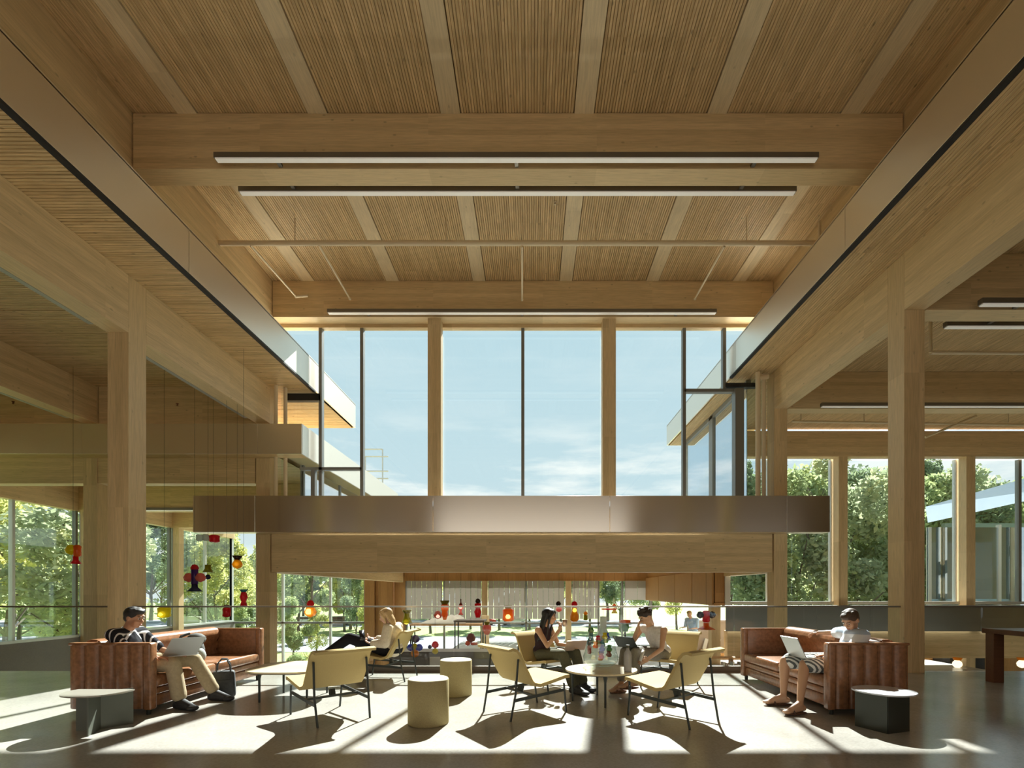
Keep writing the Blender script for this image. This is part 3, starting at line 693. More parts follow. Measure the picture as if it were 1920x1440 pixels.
# parked cars
def car(x, y, col, label, rz=0):
    t = thing('car', label, 'car', (x, y, -3.97), rz)
    bm = bmesh.new()
    prof = [(-2.2, .35), (-2.25, .75), (-1.6, .9), (-1.0, 1.38), (.7, 1.42), (1.35, .98), (2.15, .85), (2.25, .4)]
    a = [bm.verts.new((px, -.85, pz)) for px, pz in prof]; b = [bm.verts.new((px, .85, pz)) for px, pz in prof]
    bm.faces.new(a); bm.faces.new(b[::-1])
    for i in range(len(prof)): bm.faces.new((a[i], b[i], b[(i+1) % 8], a[(i+1) % 8]))
    obj('body', bm, mat('car_paint', col, .25, .3), t)
    bm = bmesh.new(); box(bm, -1.35, .95, -.87, .87, .95, 1.3); obj('glazing', bm, 'screen', t)
    for wx_ in (-1.4, 1.4):
        for wy_ in (-.8, .8):
            bm = bmesh.new(); rod(bm, (wx_, wy_-.1, .33), (wx_, wy_+.1, .33), .33, .33, 16); obj('wheel', bm, 'black', t)
for i, (x, c, lab) in enumerate(((-36, (.55, .57, .6), 'silver car parked beyond the road, at the outer end'), (-31, (.08, .09, .1), 'black car parked beyond the road between silver and grey ones'),
        (-27.5, (.25, .27, .3), 'grey car parked beyond the road behind the amber lamp'), (-47, (.8, .8, .8), 'white car parked beyond the road, past the low wing'), (-8, (.5, .05, .04), 'red car parked beyond the road'), (-3, (.7, .7, .7), 'pale car parked next to the red one'))):
    car(x, 78, c, lab, .1)
# utility mast
t = thing('utility_mast', 'thin grey metal mast with cross arms against the sky', 'mast', (-9.3, 30, -4.02))
bm = bmesh.new()
for dx, z in ((.10, 14.1), (-.75, 11.2), (.5, 11.6)): rod(bm, (dx, 0, 0), (dx, 0, z), .05, .04, 8)
rod(bm, (-.95, 0, 0), (-.95, 0, 13.6), .03, .03, 8)
obj('pole', bm, 'mullion_light', t)
for z in (12.3, 12.75, 13.65, 14.1): 
    bm = bmesh.new(); rod(bm, (-1.0, 0, z), (.45 if z != 14.1 else .1, 0, z), .045, .045, 8); obj('cross_arm', bm, 'mullion_light', t)
# neighbouring pavilion seen through the tree-view windows
t = thing('pavilion', 'neighbouring glazed pavilion with a pale sheet metal roof edge outside the windows', 'building', (0, 0, 0))
bm = bmesh.new()
vs = [bm.verts.new(v) for v in ((16.6, 20.6, 4.9), (25, 20.6, 7.3), (24, 19.0, 5.9), (15.4, 19.0, 4.0))]; bm.faces.new(vs)
r = bmesh.ops.solidify(bm, geom=bm.faces, thickness=.12); obj('roof_edge', bm, mat('sky_tinted_sheet', (.55, .64, .72), .4, .0), t)  # sky reflection on the roof is put into the pale blue base colour
boxo('glazing', 15.9, 24, 19.6, 19.65, -4, 3.9, 'glass_blue', parent=t)
for i in range(6): boxo('mullion', 15.9+i*1.4, 16.0+i*1.4, 19.55, 19.7, -4, 3.9+i*.05, 'mullion_light', parent=t)
boxo('back_wall', 18.6, 24, 22, 22.2, -4, 4.4, mat('pavilion_wall', (.20, .25, .17), .8), parent=t)
# white van / sign panels outside the low wing
boxo('white_sign', -27.8, -25.9, 38, 38.2, -4.0, -.6, 'plaster', 'blank white board standing outside behind the small glass pendants', 'sign')
# ------------------------------------------------------------------ furniture
def rbox(bm, x0, x1, y0, y1, z0, z1, r=.02, seg=3):
    res = bmesh.ops.create_cube(bm, size=1); vs = res['verts']
    for v in vs: v.co = Vector(((x0+x1)/2+v.co.x*(x1-x0), (y0+y1)/2+v.co.y*(y1-y0), (z0+z1)/2+v.co.z*(z1-z0)))
    es = list({e for v in vs for e in v.link_edges})
    bmesh.ops.bevel(bm, geom=es, offset=min(r, .48*min(x1-x0, y1-y0, z1-z0)), segments=seg, profile=.5, affect='EDGES')
def sofa(label, xb, xf, y0, y1):
    """xb back x, xf front x; ends at y0 and y1; height .757"""
    s = 1 if xf > xb else -1; D = abs(xf-xb)
    t = thing('sofa', label, 'sofa', ((xb+xf)/2, (y0+y1)/2, 0))
    c = Vector(((xb+xf)/2, (y0+y1)/2, 0))
    def X(d): return s*(d-D/2)           # d measured from the back
    def rb(bm, d0, d1, ya, yb, za, zb, r=.02):
        a, b = sorted((X(d0), X(d1))); rbox(bm, a, b, ya, yb, za, zb, r)
    h = (y1-y0)/2; TH = .095
    for e_, ya, yb in (('near', -h, -h+TH), ('far', h-TH, h)):
        bm = bmesh.new(); rb(bm, 0, D, ya+.012, yb-.006, .06, .757, .022)
        o = obj('end_panel', bm, 'leather', t, None, 50)
        # upright upholstered channels on the outer face
        yo = ya if e_ == 'near' else yb
        n = 5; wv = (D-.09)/n
        for i in range(n):
            d0 = .02+i*wv if True else 0
            bm = bmesh.new()
            seg = 8; pts = []
            for k in range(seg+1):
                u = k/seg; bul = math.sin(PI*u)**.7*.026
                pts.append((X(d0+.003+u*(wv-.006)), yo+(.012 if e_ == 'near' else -.012)-(bul if e_ == 'near' else -bul)))
            pts += [(X(d0+wv-.003), yo+(.03 if e_ == 'near' else -.03)), (X(d0+.003), yo+(.03 if e_ == 'near' else -.03))]
            prism(bm, pts, .07, .742)
            obj('channel', bm, 'leather', o, None, 60)
        bm = bmesh.new(); rb(bm, D-.075, D+.006, ya-.004, yb+.004, .055, .76, .02); obj('front_edge', bm, 'leather', t, None, 50)
        bm = bmesh.new(); rb(bm, -.004, D, ya-.002, yb+.002, .735, .764, .012); obj('top_piping', bm, 'leather', t, None, 50)
    bm = bmesh.new(); rb(bm, 0, .07, -h+TH, h-TH, .06, .755, .02); obj('back_board', bm, 'leather', t, None, 50)
    # back cushion with a rolled top
    bm = bmesh.new(); prof = [(.06, .36), (.25, .36), (.22, .48), (.225, .58), (.275, .66), (.27, .73), (.215, .785), (.12, .79), (.06, .74)]
    a = [bm.verts.new((X(d), -h+TH+.01, z)) for d, z in prof]; b = [bm.verts.new((X(d), h-TH-.01, z)) for d, z in prof]
    bm.faces.new(a); bm.faces.new(b[::-1])
    for i in range(len(prof)): bm.faces.new((a[i], a[(i+1) % 9], b[(i+1) % 9], b[i]))
    bmesh.ops.bevel(bm, geom=[e for e in bm.edges], offset=.012, segments=2, affect='EDGES')
    obj('back_cushion', bm, 'leather', t, None, 60)
    yw = (2*h-2*TH)/2
    for i in (0, 1):
        ya = -h+TH+i*yw
        bm = bmesh.new(); rb(bm, .20, D-.0, ya+.004, ya+yw-.004, .275, .40, .035); obj('seat_cushion', bm, 'leather', t, None, 60)
    bm = bmesh.new(); rb(bm, .06, D-.015, -h+TH, h-TH, .20, .272, .02); obj('seat_band', bm, 'leather', t, None, 50)
    bm = bmesh.new(); rb(bm, .06, D-.03, -h+TH, h-TH, .07, .195, .02); obj('front_rail', bm, 'leather', t, None, 50)
    for dx in (.06, D-.06):
        for yy in (-h+.06, h-.06):
            bm = bmesh.new(); rod(bm, (X(dx), yy, 0), (X(dx), yy, .065), .022, .026, 12); obj('foot', bm, 'frame', t, None, 40)
    return t
sofa('tan leather sofa with channelled ends, where the man in khakis sits', -4.88, -4.02, 5.13, 7.31)
sofa('tan leather sofa with channelled ends, where the man in shorts sits', 3.97, 3.12, 5.13, 7.31)

def chair(label, x, y, ang, m='fabric'):
    """lounge chair; local +X is forward"""
    t = thing('lounge_chair', label, 'chair', (x, y, 0), math.radians(ang), 'straw coloured lounge chairs on black steel legs')
    W = .31
    # one bent upholstered shell = seat + back + rolled lip
    prof = [(.37, .345), (.36, .375), (.30, .372), (.10, .335), (-.03, .315), (-.10, .33), (-.145, .37), (-.23, .52), (-.30, .66), (-.335, .70), (-.375, .712), (-.42, .70)]
    def shellpart(name, pr, th):
        bm = bmesh.new(); up = []; dn = []
        n = len(pr)
        for i, (px, pz) in enumerate(pr):
            q0 = Vector(pr[max(0, i-1)]); q1 = Vector(pr[min(n-1, i+1)]); d = (q1-q0).normalized(); nn = Vector((d.y, -d.x))
            wv = W*(1 if pz < .4 else 1.0)
            for lst, f in ((up, 0), (dn, 1)):
                p = Vector((px, pz))-nn*th*f
                lst.append([bm.verts.new((p.x, yy, p.y)) for yy in (-wv, -wv*.5, 0, wv*.5, wv)])
        for i in range(n-1):
            for j in range(4):
                bm.faces.new((up[i][j], up[i][j+1], up[i+1][j+1], up[i+1][j])); bm.faces.new((dn[i][j+1], dn[i][j], dn[i+1][j], dn[i+1][j+1]))
            for j in (0, 4):
                bm.faces.new((up[i][j], up[i+1][j], dn[i+1][j], dn[i][j]))
        for i in (0, n-1):
            for j in range(4): bm.faces.new((up[i][j], up[i][j+1], dn[i][j+1], dn[i][j]))
        return obj(name, bm, m, t, None, 50)
    shellpart('seat', prof[1:6], -.035); shellpart('backrest', prof[5:], -.028)
    for s in (-1, 1):
        yy = s*.285
        bm = bmesh.new(); tube(bm, [(-.375, yy*.93, 0), (-.32, s*.275, .27), (-.285, s*.27, .62)], .011, 10); obj('leg', bm, 'frame', t, None, 50)
        bm = bmesh.new(); tube(bm, [(.35, yy*.93, 0), (.31, s*.275, .315)], .011, 10); obj('leg', bm, 'frame', t, None, 50)
        bm = bmesh.new(); bar(bm, (-.34, s*.272, .205), (.325, s*.272, .245), .012, .032); obj('side_rail', bm, 'frame', t)
    bm = bmesh.new(); bar(bm, (-.08, -.27, .225), (-.08, .27, .225), .03, .02); bar(bm, (-.08, 0, .23), (-.06, 0, .29), .05, .05); obj('cross_rail', bm, 'frame', t)
    return t
chair('empty straw lounge chair seen from behind, beside the pale square coffee table', -2.13, 5.12, 135)
chair('straw lounge chair where the blond woman reads her phone', -2.19, 7.36, 174)
chair('empty straw lounge chair between the round stools and the round coffee table', -.07, 5.32, 36)
chair('straw lounge chair where the long-haired woman sits', .20, 6.78, -52)
chair('straw lounge chair where the curly-haired woman sits', 1.90, 6.76, 233)
chair('empty straw lounge chair seen from behind near the sofa of the man in shorts', 1.44, 5.06, 131)

def stool(x, y, label):
    t = thing('pouf_stool', label, 'stool', (x, y, 0), 0, 'round felt stools')
    bm = bmesh.new(); lathe(bm, [(.001, 0), (.192, 0), (.198, .006), (.20, .02), (.20, .43), (.194, .441)], 48); obj('side_cover', bm, 'felt', t, None, 50)
    bm = bmesh.new(); lathe(bm, [(.196, .438), (.192, .446), (.18, .449), (.001, .449)], 48); obj('top_pad', bm, 'felt_top', t, None, 50)
stool(-1.03, 4.84, 'round felt stool standing out in front of the other one')
stool(-.966, 6.18, 'round felt stool set behind the other one')

def squircle(a, n=40, p=3.2, rot=0):
    pts = []
    for i in range(n):
        u = 2*PI*i/n; c, s = math.cos(u), math.sin(u)
        r = a/((abs(c)**p+abs(s)**p)**(1/p)); v = u+rot
        pts.append((r*math.cos(v), r*math.sin(v)))
    return pts
def coffee(x, y, a, p, rot, label, leg=.28):
    t = thing('coffee_table', label, 'table', (x, y, 0), rot)
    bm = bmesh.new(); prism(bm, squircle(a, 56, p), .365, .385); obj('table_top', bm, 'table_top', t, None, 50)
    bm = bmesh.new(); prism(bm, squircle(a*.97, 56, p), .355, .366); obj('under_plate', bm, 'frame', t, None, 50)
    for sx in (-1, 1):
        for sy in (-1, 1):
            bm = bmesh.new(); lathe(bm, [(.001, 0), (.012, 0), (.014, .28), (.03, .355), (.001, .355)], 12, (sx*leg, sy*leg, 0)); obj('leg', bm, 'frame', t, None, 40)
coffee(-2.93, 6.02, .48, 3.0, 0, 'pale soft-cornered coffee table on dark legs in front of the khaki man sofa')
coffee(.82, 5.82, .42, 2.05, math.radians(45), 'round coffee table carrying the glass vessel and the bottle', .24)

# little side tables
t = thing('side_table', 'small grey metal side table with finned foot at the khaki man sofa', 'table', (-4.1, 4.63, 0))
def halfround(r, n=22, cut=-.25, rot=0):
    pts = []
    for i in range(n+1):
        u = math.asin(cut)+ (PI-2*math.asin(cut))*i/n; pts.append((r*math.cos(u+rot), r*math.sin(u+rot)))
    return pts
bm = bmesh.new(); prism(bm, halfround(.28, rot=PI), .352, .365); obj('table_top', bm, mat('grey_top', (.42, .40, .34), .25, .3), t, None, 50)
for (ex, ey) in ((.10, -.24), (.15, .20), (-.17, -.06)):
    bm = bmesh.new(); bar(bm, (0, 0, .176), (ex, ey, .176), .012, .352); obj('fin', bm, 'side', t)
t = thing('side_table', 'small black metal side table with pale top at the shorts man sofa', 'table', (3.33, 4.66, 0))
bm = bmesh.new()
pts = [(-.19, .08), (-.075, -.19), (.19, -.10), (.17, .13), (-.02, .2)]
for a, b in zip(pts, pts[1:]+pts[:1]): bar(bm, (*a, .172), (*b, .172), .012, .344)
prism(bm, pts, .01, .02); obj('folded_foot', bm, mat('black_green_steel', (.045, .05, .042), .35, .5), t)
bm = bmesh.new(); prism(bm, [(px*1.0+.04, py+.02) for px, py in squircle(.255, 40, 2.2, .5)], .346, .359); obj('table_top', bm, mat('pale_top', (.62, .64, .68), .25, .2), t, None, 50)
# tall dark table in the wing
t = thing('work_table', 'tall dark wooden table with thick square legs standing in the wing', 'table', (8.22, 6.42, 0))
boxo('table_top', -1.62, 1.6, -.55, .75, .70, .77, 'dark_wood', parent=t, bev=.006)
for lx in (-1.55, 1.5):
    for ly in (-.5, .62): boxo('leg', lx-.06, lx+.09, ly-.05, ly+.08, 0, .70, 'dark_wood', parent=t, bev=.004)
boxo('apron', -1.5, 1.5, -.50, -.46, .60, .70, 'dark_wood', parent=t)
# tote bag
t = thing('tote_bag', 'black tote bag with looped handles standing at the foot of the tan sofa', 'bag', (-3.83, 6.06, 0), .5)
t.scale = (1.1, 1.1, 1.08)
bm = bmesh.new()
rbox(bm, -.12, .12, -.08, .08, 0, .30, .03)
for v in bm.verts:
    f = v.co.z/.3; v.co.x *= 1-.12*f; v.co.y *= 1-.3*f
bagm = plainbump(mat('bag_fabric', (.035, .038, .04), .7), 30, .003, .5, var=.3)
obj('body', bm, bagm, t, None, 60)
for s in (-1, 1):
    bm = bmesh.new(); tube(bm, [(-.07, s*.05, .27), (-.06, s*.05, .38), (-.02, s*.035, .435), (.03, s*.035, .43), (.06, s*.05, .37), (.07, s*.05, .27)], .008, 8); obj('handle', bm, bagm, t, None, 60)
bm = bmesh.new(); box(bm, -.09, .09, -.085, -.078, .04, .20); obj('outer_pocket', bm, bagm, t)
# backpack lying on the sofa behind the laptop
t = thing('backpack', 'slumped black and grey backpack on the sofa beside the man in khakis', 'bag', (-4.32, 6.18, .40), .3)
bm = bmesh.new(); ball(bm, (0, 0, .17), (.15, .12, .18)); ball(bm, (.05, .02, .30), (.11, .09, .08)); obj('body', bm, mat('grey_cloth', (.10, .105, .10), .8), t, None, 0)
bm = bmesh.new(); ball(bm, (.10, -.05, .10), (.08, .08, .10)); obj('front_pocket', bm, mat('pale_cloth', (.34, .37, .34), .8), t, None, 0)
bm = bmesh.new(); tube(bm, [(-.08, -.11, .05), (-.12, -.14, .2), (-.07, -.11, .35), (0, -.05, .38)], .016, 8); obj('strap', bm, bagm, t, None, 60)

# ------------------------------------------------------------------ things on the round table
cg = glass('clear_glass', (.86, .93, .90), .12, .02)
def cglass(name, c, em=0.):
    m = bpy.data.materials.new(name); m.use_nodes = True; nt = m.node_tree; b = nt.nodes['Principled BSDF']
    b.inputs['Base Color'].default_value = (*c, 1); b.inputs['Roughness'].default_value = .12
    b.inputs['Transmission Weight'].default_value = 0.0; b.inputs['Coat Weight'].default_value = .6
    tl = nt.nodes.new('ShaderNodeBsdfTranslucent'); tl.inputs[0].default_value = (*[min(1, v*1.6+.02) for v in c], 1)
    tr = nt.nodes.new('ShaderNodeBsdfTransparent'); tr.inputs[0].default_value = (*[min(1, v*.8+.08) for v in c], 1)
    m1 = nt.nodes.new('ShaderNodeMixShader'); m1.inputs[0].default_value = .45
    m2 = nt.nodes.new('ShaderNodeMixShader'); m2.inputs[0].default_value = .25
    o = nt.nodes['Material Output']
    nt.links.new(b.outputs[0], m1.inputs[1]); nt.links.new(tl.outputs[0], m1.inputs[2]); nt.links.new(m1.outputs[0], m2.inputs[1]); nt.links.new(tr.outputs[0], m2.inputs[2]); nt.links.new(m2.outputs[0], o.inputs[0])
    if em: b.inputs['Emission Color'].default_value = (*c, 1); b.inputs['Emission Strength'].default_value = em
    return m
G = {k: cglass('coloured_glass_'+k, c) for k, c in dict(red=(.75, .02, .04), amber=(.85, .34, .02), yellow=(.80, .62, .02), olive=(.34, .32, .02), orange=(.90, .20, .03), pink=(.90, .25, .22),
     blue=(.03, .07, .55), purple=(.10, .03, .25), green=(.10, .30, .08), navy=(.02, .03, .12), dark=(.05, .02, .02), brown=(.30, .06, .02), teal=(.05, .30, .36), clear=(.6, .68, .66)).items()}
GLOW = emit('lamp_glow', (1.0, .62, .18), 2.2); GLOWY = emit('lamp_glow_yellow', (1., .8, .1), 1.2); GLOWP = emit('lamp_glow_pink', (1., .5, .4), 1.3)
t = thing('glass_vessel', 'wide clear glass vessel with coloured glass pieces on the round table', 'vase', (.84, 6.0, .385))
bm = bmesh.new(); lathe(bm, [(.001, .004), (.07, .004), (.16, .02), (.205, .06), (.215, .12), (.19, .2), (.17, .3), (.18, .38)], 40); obj('vessel_wall', bm, cg, t, None, 0)
rv = random.Random(4)
for i, k in enumerate(['amber', 'red', 'brown', 'yellow', 'purple', 'green', 'blue', 'orange', 'teal', 'olive', 'red', 'green', 'blue', 'yellow']):
    u = rv.uniform(0, 2*PI); r = rv.uniform(.02, .13); z = .05+.021*i+rv.uniform(0, .04)
    bm = bmesh.new(); lathe(bm, [(.001, 0), (.028, .005), (.036, .03), (.02, .055), (.03, .075), (.001, .085)], 14, (r*math.cos(u), r*math.sin(u), z)); obj('glass_piece', bm, G[k], t, None, 0)
t = thing('bottle', 'tall slim grey glass water bottle on the round table', 'bottle', (1.10, 5.62, .385))
bm = bmesh.new(); lathe(bm, [(.001, 0), (.042, 0), (.045, .01), (.045, .19), (.036, .22), (.018, .25), (.018, .285)], 24); obj('body', bm, cglass('smoked_glass', (.22, .20, .18)), t, None, 0)
bm = bmesh.new(); lathe(bm, [(.019, .272), (.022, .275), (.022, .305), (.001, .307)], 20); obj('cap', bm, 'frame', t, None, 40)

# ------------------------------------------------------------------ laptops and handheld things
def laptop(name_label, hinge_a, hinge_b, lid_vec, base_vec, m):
    """hinge line a-b; lid and base extend from it"""
    a = Vector(hinge_a); b = Vector(hinge_b); c = (a+b)/2
    t = thing('laptop', name_label, 'laptop', c)
    a -= c; b -= c
    def slab(name, v, th, mm, par, inset=0., off=0.):
        v = Vector(v); n = (b-a).cross(v).normalized(); e = (b-a).normalized(); vn = v.normalized()
        p = [a+e*inset+vn*inset, b-e*inset+vn*inset, b-e*inset+v-vn*inset, a+e*inset+v-vn*inset]
        bm = bmesh.new(); lo = [bm.verts.new(q+n*(off-th/2)) for q in p]; hi = [bm.verts.new(q+n*(off+th/2)) for q in p]
        bm.faces.new(lo); bm.faces.new(hi[::-1])
        for i in range(4): bm.faces.new((lo[i], lo[(i+1) % 4], hi[(i+1) % 4], hi[i]))
        return obj(name, bm, mm, par)
    lid = slab('lid', lid_vec, .008, m, t); base = slab('keyboard_base', base_vec, .014, m, t)
    for s in (-1, 1): slab('screen', lid_vec, .001, 'screen', lid, .012, s*.0045) if s == SCREEN_SIDE else None
    slab('keys', Vector(base_vec)*.6, .001, 'screen', base, .02, .0078 if (b-a).cross(Vector(base_vec)).z > 0 else -.0078)
    return t
SCREEN_SIDE = 0
laptop('open grey laptop on the lap of the man in khakis', (-4.09, 5.39, .585), (-3.81, 5.54, .595), (.11, -.0, .20), (-.11, .20, -.01), 'laptop')
laptop('open silver laptop on the knees of the man in shorts', (2.97, 5.64, .575), (2.99, 5.32, .575), (-.10, 0, .22), (.22, 0, .0), 'laptop')
laptop('rose coloured laptop on the lap of the long-haired woman', (.42, 6.42, .53), (.70, 6.56, .53), (.035, -.04, .13), (-.09, .18, .0), 'laptop_rose')
laptop('dark laptop on the lap of the curly-haired woman', (1.14, 6.50, .58), (1.36, 6.28, .58), (-.08, -.06, .14), (.15, .14, .0), 'frame')

# ------------------------------------------------------------------ hanging glass lamps
def pendant(px, py, Y, label, parts, cable_top=None, tilt=0):
    if px > 520: Y = 12.75+(Y-9)*.5
    p = at(px, py, Y); ztop = 2.74 if px > 520 else 6.385
    t = thing('glass_pendant', label, 'pendant lamp', p)
    s = Y/FPX                                     # metres per pixel at that depth
    top = 0
    for nm, k, prof, off in parts:
        bm = bmesh.new()
        pr = [(r*s, z*s) for r, z in prof]
        lathe(bm, pr, 20, (off[0]*s, off[1]*s, off[2]*s)); top = max(top, off[2]*s+max(z for _, z in pr))
        mm = G[k] if k in G else {'glow': GLOW, 'glowy': GLOWY, 'glowp': GLOWP}[k]
        if tilt: bmesh.ops.rotate(bm, verts=bm.verts, cent=(0, 0, 0), matrix=Matrix.Rotation(tilt, 3, 'Y'))
        obj(nm, bm, mm, t, None, 0)
    bm = bmesh.new(); rod(bm, (0, 0, top-.01), (0, 0, ztop-p.z), .003, .003, 5); obj('cable', bm, 'frame', t)
    return t
def drum(r, h): return [(.01, h/2), (r*.6, h/2), (r, h*.38), (r*.92, 0), (r, -h*.38), (r*.6, -h/2), (.01, -h/2)]
def bulb(r): return [(.01, r), (r*.6, r*.8), (r, 0), (r*.8, -r*.6), (.01, -r)]
def flare(r0, r1, h): return [(.01, h), (r0, h), (r0*1.05, h*.5), (r1, 0), (r1*.94, 0), (.01, h*.3)]
def cup(r0, r1, h): return [(.01, 0), (r0, 0), (r1, h), (r1*.93, h), (r0*.8, h*.15)]
O = (0, 0, 0)
pendant(137, 1035, 11.0, 'orange and yellow fish-shaped glass lamp in front of the dark column', [('body', 'yellow', bulb(10), (-3, 0, 4)), ('side_lobe', 'orange', drum(6, 22), (8, 0, 2)), ('tail', 'red', flare(4, 9, 14), (5, 0, -22))])
pendant(400, 1010, 11.0, 'red drum glass lamp with pale grey discs, up under the steel fascia', [('body', 'red', drum(9, 14), (2, 0, 0)), ('disc', 'clear', drum(6, 12), (-14, 0, 2)), ('disc', 'clear', drum(6, 12), (-26, 0, 2))])
pendant(365, 1085, 10.6, 'large purple glass lamp with pink side lobes and dark blue skirt', [('body', 'purple', drum(6, 34), (0, 0, 4)), ('side_lobe', 'pink', bulb(9), (-11, 0, 2)), ('side_lobe', 'pink', bulb(9), (11, 0, 2)), ('cap', 'red', bulb(7), (0, 0, 20)), ('skirt', 'navy', flare(5, 13, 16), (0, 0, -24))])
pendant(390, 1073, 11.2, 'olive glass lamp with a dark ball beside the purple one', [('body', 'olive', flare(5, 9, 14), (0, 0, 0)), ('ball', 'navy', bulb(5), (0, 0, -9))])
pendant(445, 1058, 10.8, 'amber glass lamp with a dark crown high by the window post', [('body', 'amber', bulb(9), (0, 0, 0)), ('inner_bulb', 'glowy', bulb(4), (0, -3, 0)), ('crown', 'dark', cup(4, 9, 8), (0, 0, 8))])
pendant(457, 1124, 10.2, 'slim red glass lamp with a green collar', [('body', 'red', [(.01, 15), (4, 14), (7, 4), (4, -4), (7, -14), (.01, -14)], O), ('collar', 'teal', cup(3, 8, 6), (0, 0, 13))])
pendant(425, 1148, 10.6, 'short red glass lamp low beside the window post', [('body', 'red', drum(7, 18), O), ('cap', 'brown', cup(3, 5, 5), (0, 0, 9))])
pendant(308, 1148, 10.2, 'yellow round glass lamp behind the khaki man', [('body', 'yellow', drum(11, 20), O), ('inner_bulb', 'glowy', bulb(6), (0, -6, -4))])
pendant(582, 1147, 10.2, 'glowing amber ball lamp with a red top over the empty chair', [('body', 'amber', bulb(11), O), ('inner_bulb', 'glow', bulb(7), (0, -5, 0)), ('cap', 'red', bulb(7), (0, 0, 15))])
pendant(763, 1160, 10.4, 'olive yellow bell glass lamp next to the blond woman', [('body', 'olive', flare(5, 10, 22), (0, 0, -8)), ('inner_bulb', 'glowy', bulb(5), (0, -4, -6)), ('crown', 'olive', cup(5, 9, 6), (0, 0, 10))])
pendant(834, 1146, 11.0, 'orange stacked glass lamp with an olive crown', [('body', 'orange', [(.01, 14), (7, 12), (7, 3), (5, 0), (6, -6), (3, -16), (.01, -16)], O), ('crown', 'olive', cup(5, 9, 8), (0, 0, 12))])
pendant(821, 1153, 11.6, 'dark red ball lamp with a pale glow touching the orange lamp', [('body', 'brown', bulb(8), O), ('inner_bulb', 'glowp', bulb(4), (1, -5, -2))])
pendant(864, 1139, 11.2, 'small pink glowing glass lamp with a thin stem', [('body', 'pink', bulb(5), O), ('inner_bulb', 'glowp', bulb(3), (0, -3, 0)), ('stem', 'brown', flare(1, 4, 12), (0, 0, 4)), ('skirt', 'pink', flare(2, 5, 10), (0, 0, -14))])
pendant(896, 1142, 10.4, 'crimson glass lamp with dark green top against the slim post', [('body', 'red', [(.01, 12), (6, 10), (6, 4), (4, 1), (7, -5), (4, -16), (.01, -16)], O), ('cap', 'dark', bulb(5), (0, 0, 15))])
pendant(953, 1153, 10.6, 'square amber glass lamp glowing beside the long-haired woman', [('body', 'orange', drum(11, 24), O), ('inner_bulb', 'glow', bulb(5), (0, -8, -3)), ('crown', 'olive', cup(5, 8, 6), (0, 0, 12))])
pendant(913, 1182, 10.4, 'peach glass cup lamp low beside the pale post', [('body', 'pink', flare(8, 4, 18), (0, 0, -8)), ('collar', 'olive', cup(3, 6, 6), (0, 0, 10))])
pendant(778, 1212, 9.6, 'blue and yellow flower-like glass lamp behind the blond woman chair', [('body', 'yellow', bulb(6), (0, -2, 0)), ('side_lobe', 'blue', bulb(7), (-8, 0, -2)), ('side_lobe', 'blue', bulb(7), (8, 0, -2)), ('cap', 'purple', bulb(8), (1, 0, 14)), ('ball', 'amber', bulb(8), (0, 0, -13))])
pendant(816, 1213, 9.8, 'red over yellow glass lamp above the rear round stool', [('body', 'red', bulb(7), (0, 0, 4)), ('ball', 'yellow', bulb(6), (0, 0, -8)), ('side_lobe', 'navy', bulb(4), (-10, 0, 0))])
pendant(883, 1196, 10.0, 'brown red glass ball lamp with amber foot', [('body', 'brown', bulb(9), O), ('foot', 'orange', bulb(5), (-6, 0, -10)), ('disc', 'pink', drum(7, 5), (6, 0, -11))])
pendant(1048, 1142, 11.0, 'pink glass lamp with a black ball top just behind the long-haired woman', [('body', 'pink', bulb(6), O), ('cap', 'dark', bulb(5), (-1, 0, 10))])
pendant(1077, 1150, 10.2, 'tall amber glass lamp with a red cap against the slim post', [('body', 'amber', [(.01, 13), (5, 12), (5, 4), (8, -4), (8, -12), (4, -16), (.01, -16)], O), ('inner_bulb', 'glowy', bulb(4), (0, -5, 6)), ('cap', 'red', bulb(6), (0, 0, 17))])
pendant(1152, 1144, 11.4, 'orange and yellow cone glass lamp by the white window', [('body', 'yellow', flare(3, 6, 10), (0, 0, -6)), ('cap', 'orange', bulb(4), (0, 0, 8)), ('disc', 'red', drum(15, 3), (-10, 0, 2))])
pendant(1172, 1170, 10.0, 'orange disc glass lamp over a green bell beside the curly-haired woman', [('disc', 'orange', drum(11, 6), (0, 0, 5)), ('body', 'green', flare(7, 5, 14), (0, 0, -14)), ('stem', 'dark', drum(2, 16), (0, 0, -22))])
pendant(1324, 1158, 9.8, 'bright red glass lamp with dark wings and a flared red skirt', [('body', 'red', drum(7, 22), (0, 0, 2)), ('side_lobe', 'dark', bulb(7), (-11, 0, 5)), ('side_lobe', 'dark', bulb(7), (11, 0, 5)), ('skirt', 'orange', flare(5, 17, 12), (0, 0, -22))])
pendant(1108, 1196, 9.2, 'pale blue glass lamp with a green top hanging behind the round table', [('body', 'teal', flare(4, 9, 22), (0, 0, -10)), ('cap', 'green', bulb(6), (0, 0, 14))])
pendant(1131, 1178, 9.6, 'tall clear bluish glass lamp behind the table vessel', [('body', 'clear', flare(6, 15, 44), (0, 0, -22)), ('ball', 'green', bulb(6), (-2, 0, -26))])
pendant(1098, 1158, 10.6, 'small olive and amber glass lamp beside the tall clear one', [('body', 'olive', drum(4, 10), O), ('cap', 'amber', bulb(4), (0, 0, 8))])
pendant(1105, 1218, 9.0, 'small red glass lamp low behind the rose laptop', [('body', 'red', drum(4, 16), O), ('cap', 'navy', bulb(4), (0, 0, 11))])
pendant(985, 1205, 9.6, 'leaf green glass lamp behind the long-haired woman chair', [('body', 'green', bulb(7), O), ('ball', 'olive', bulb(6), (-3, 0, -14))])

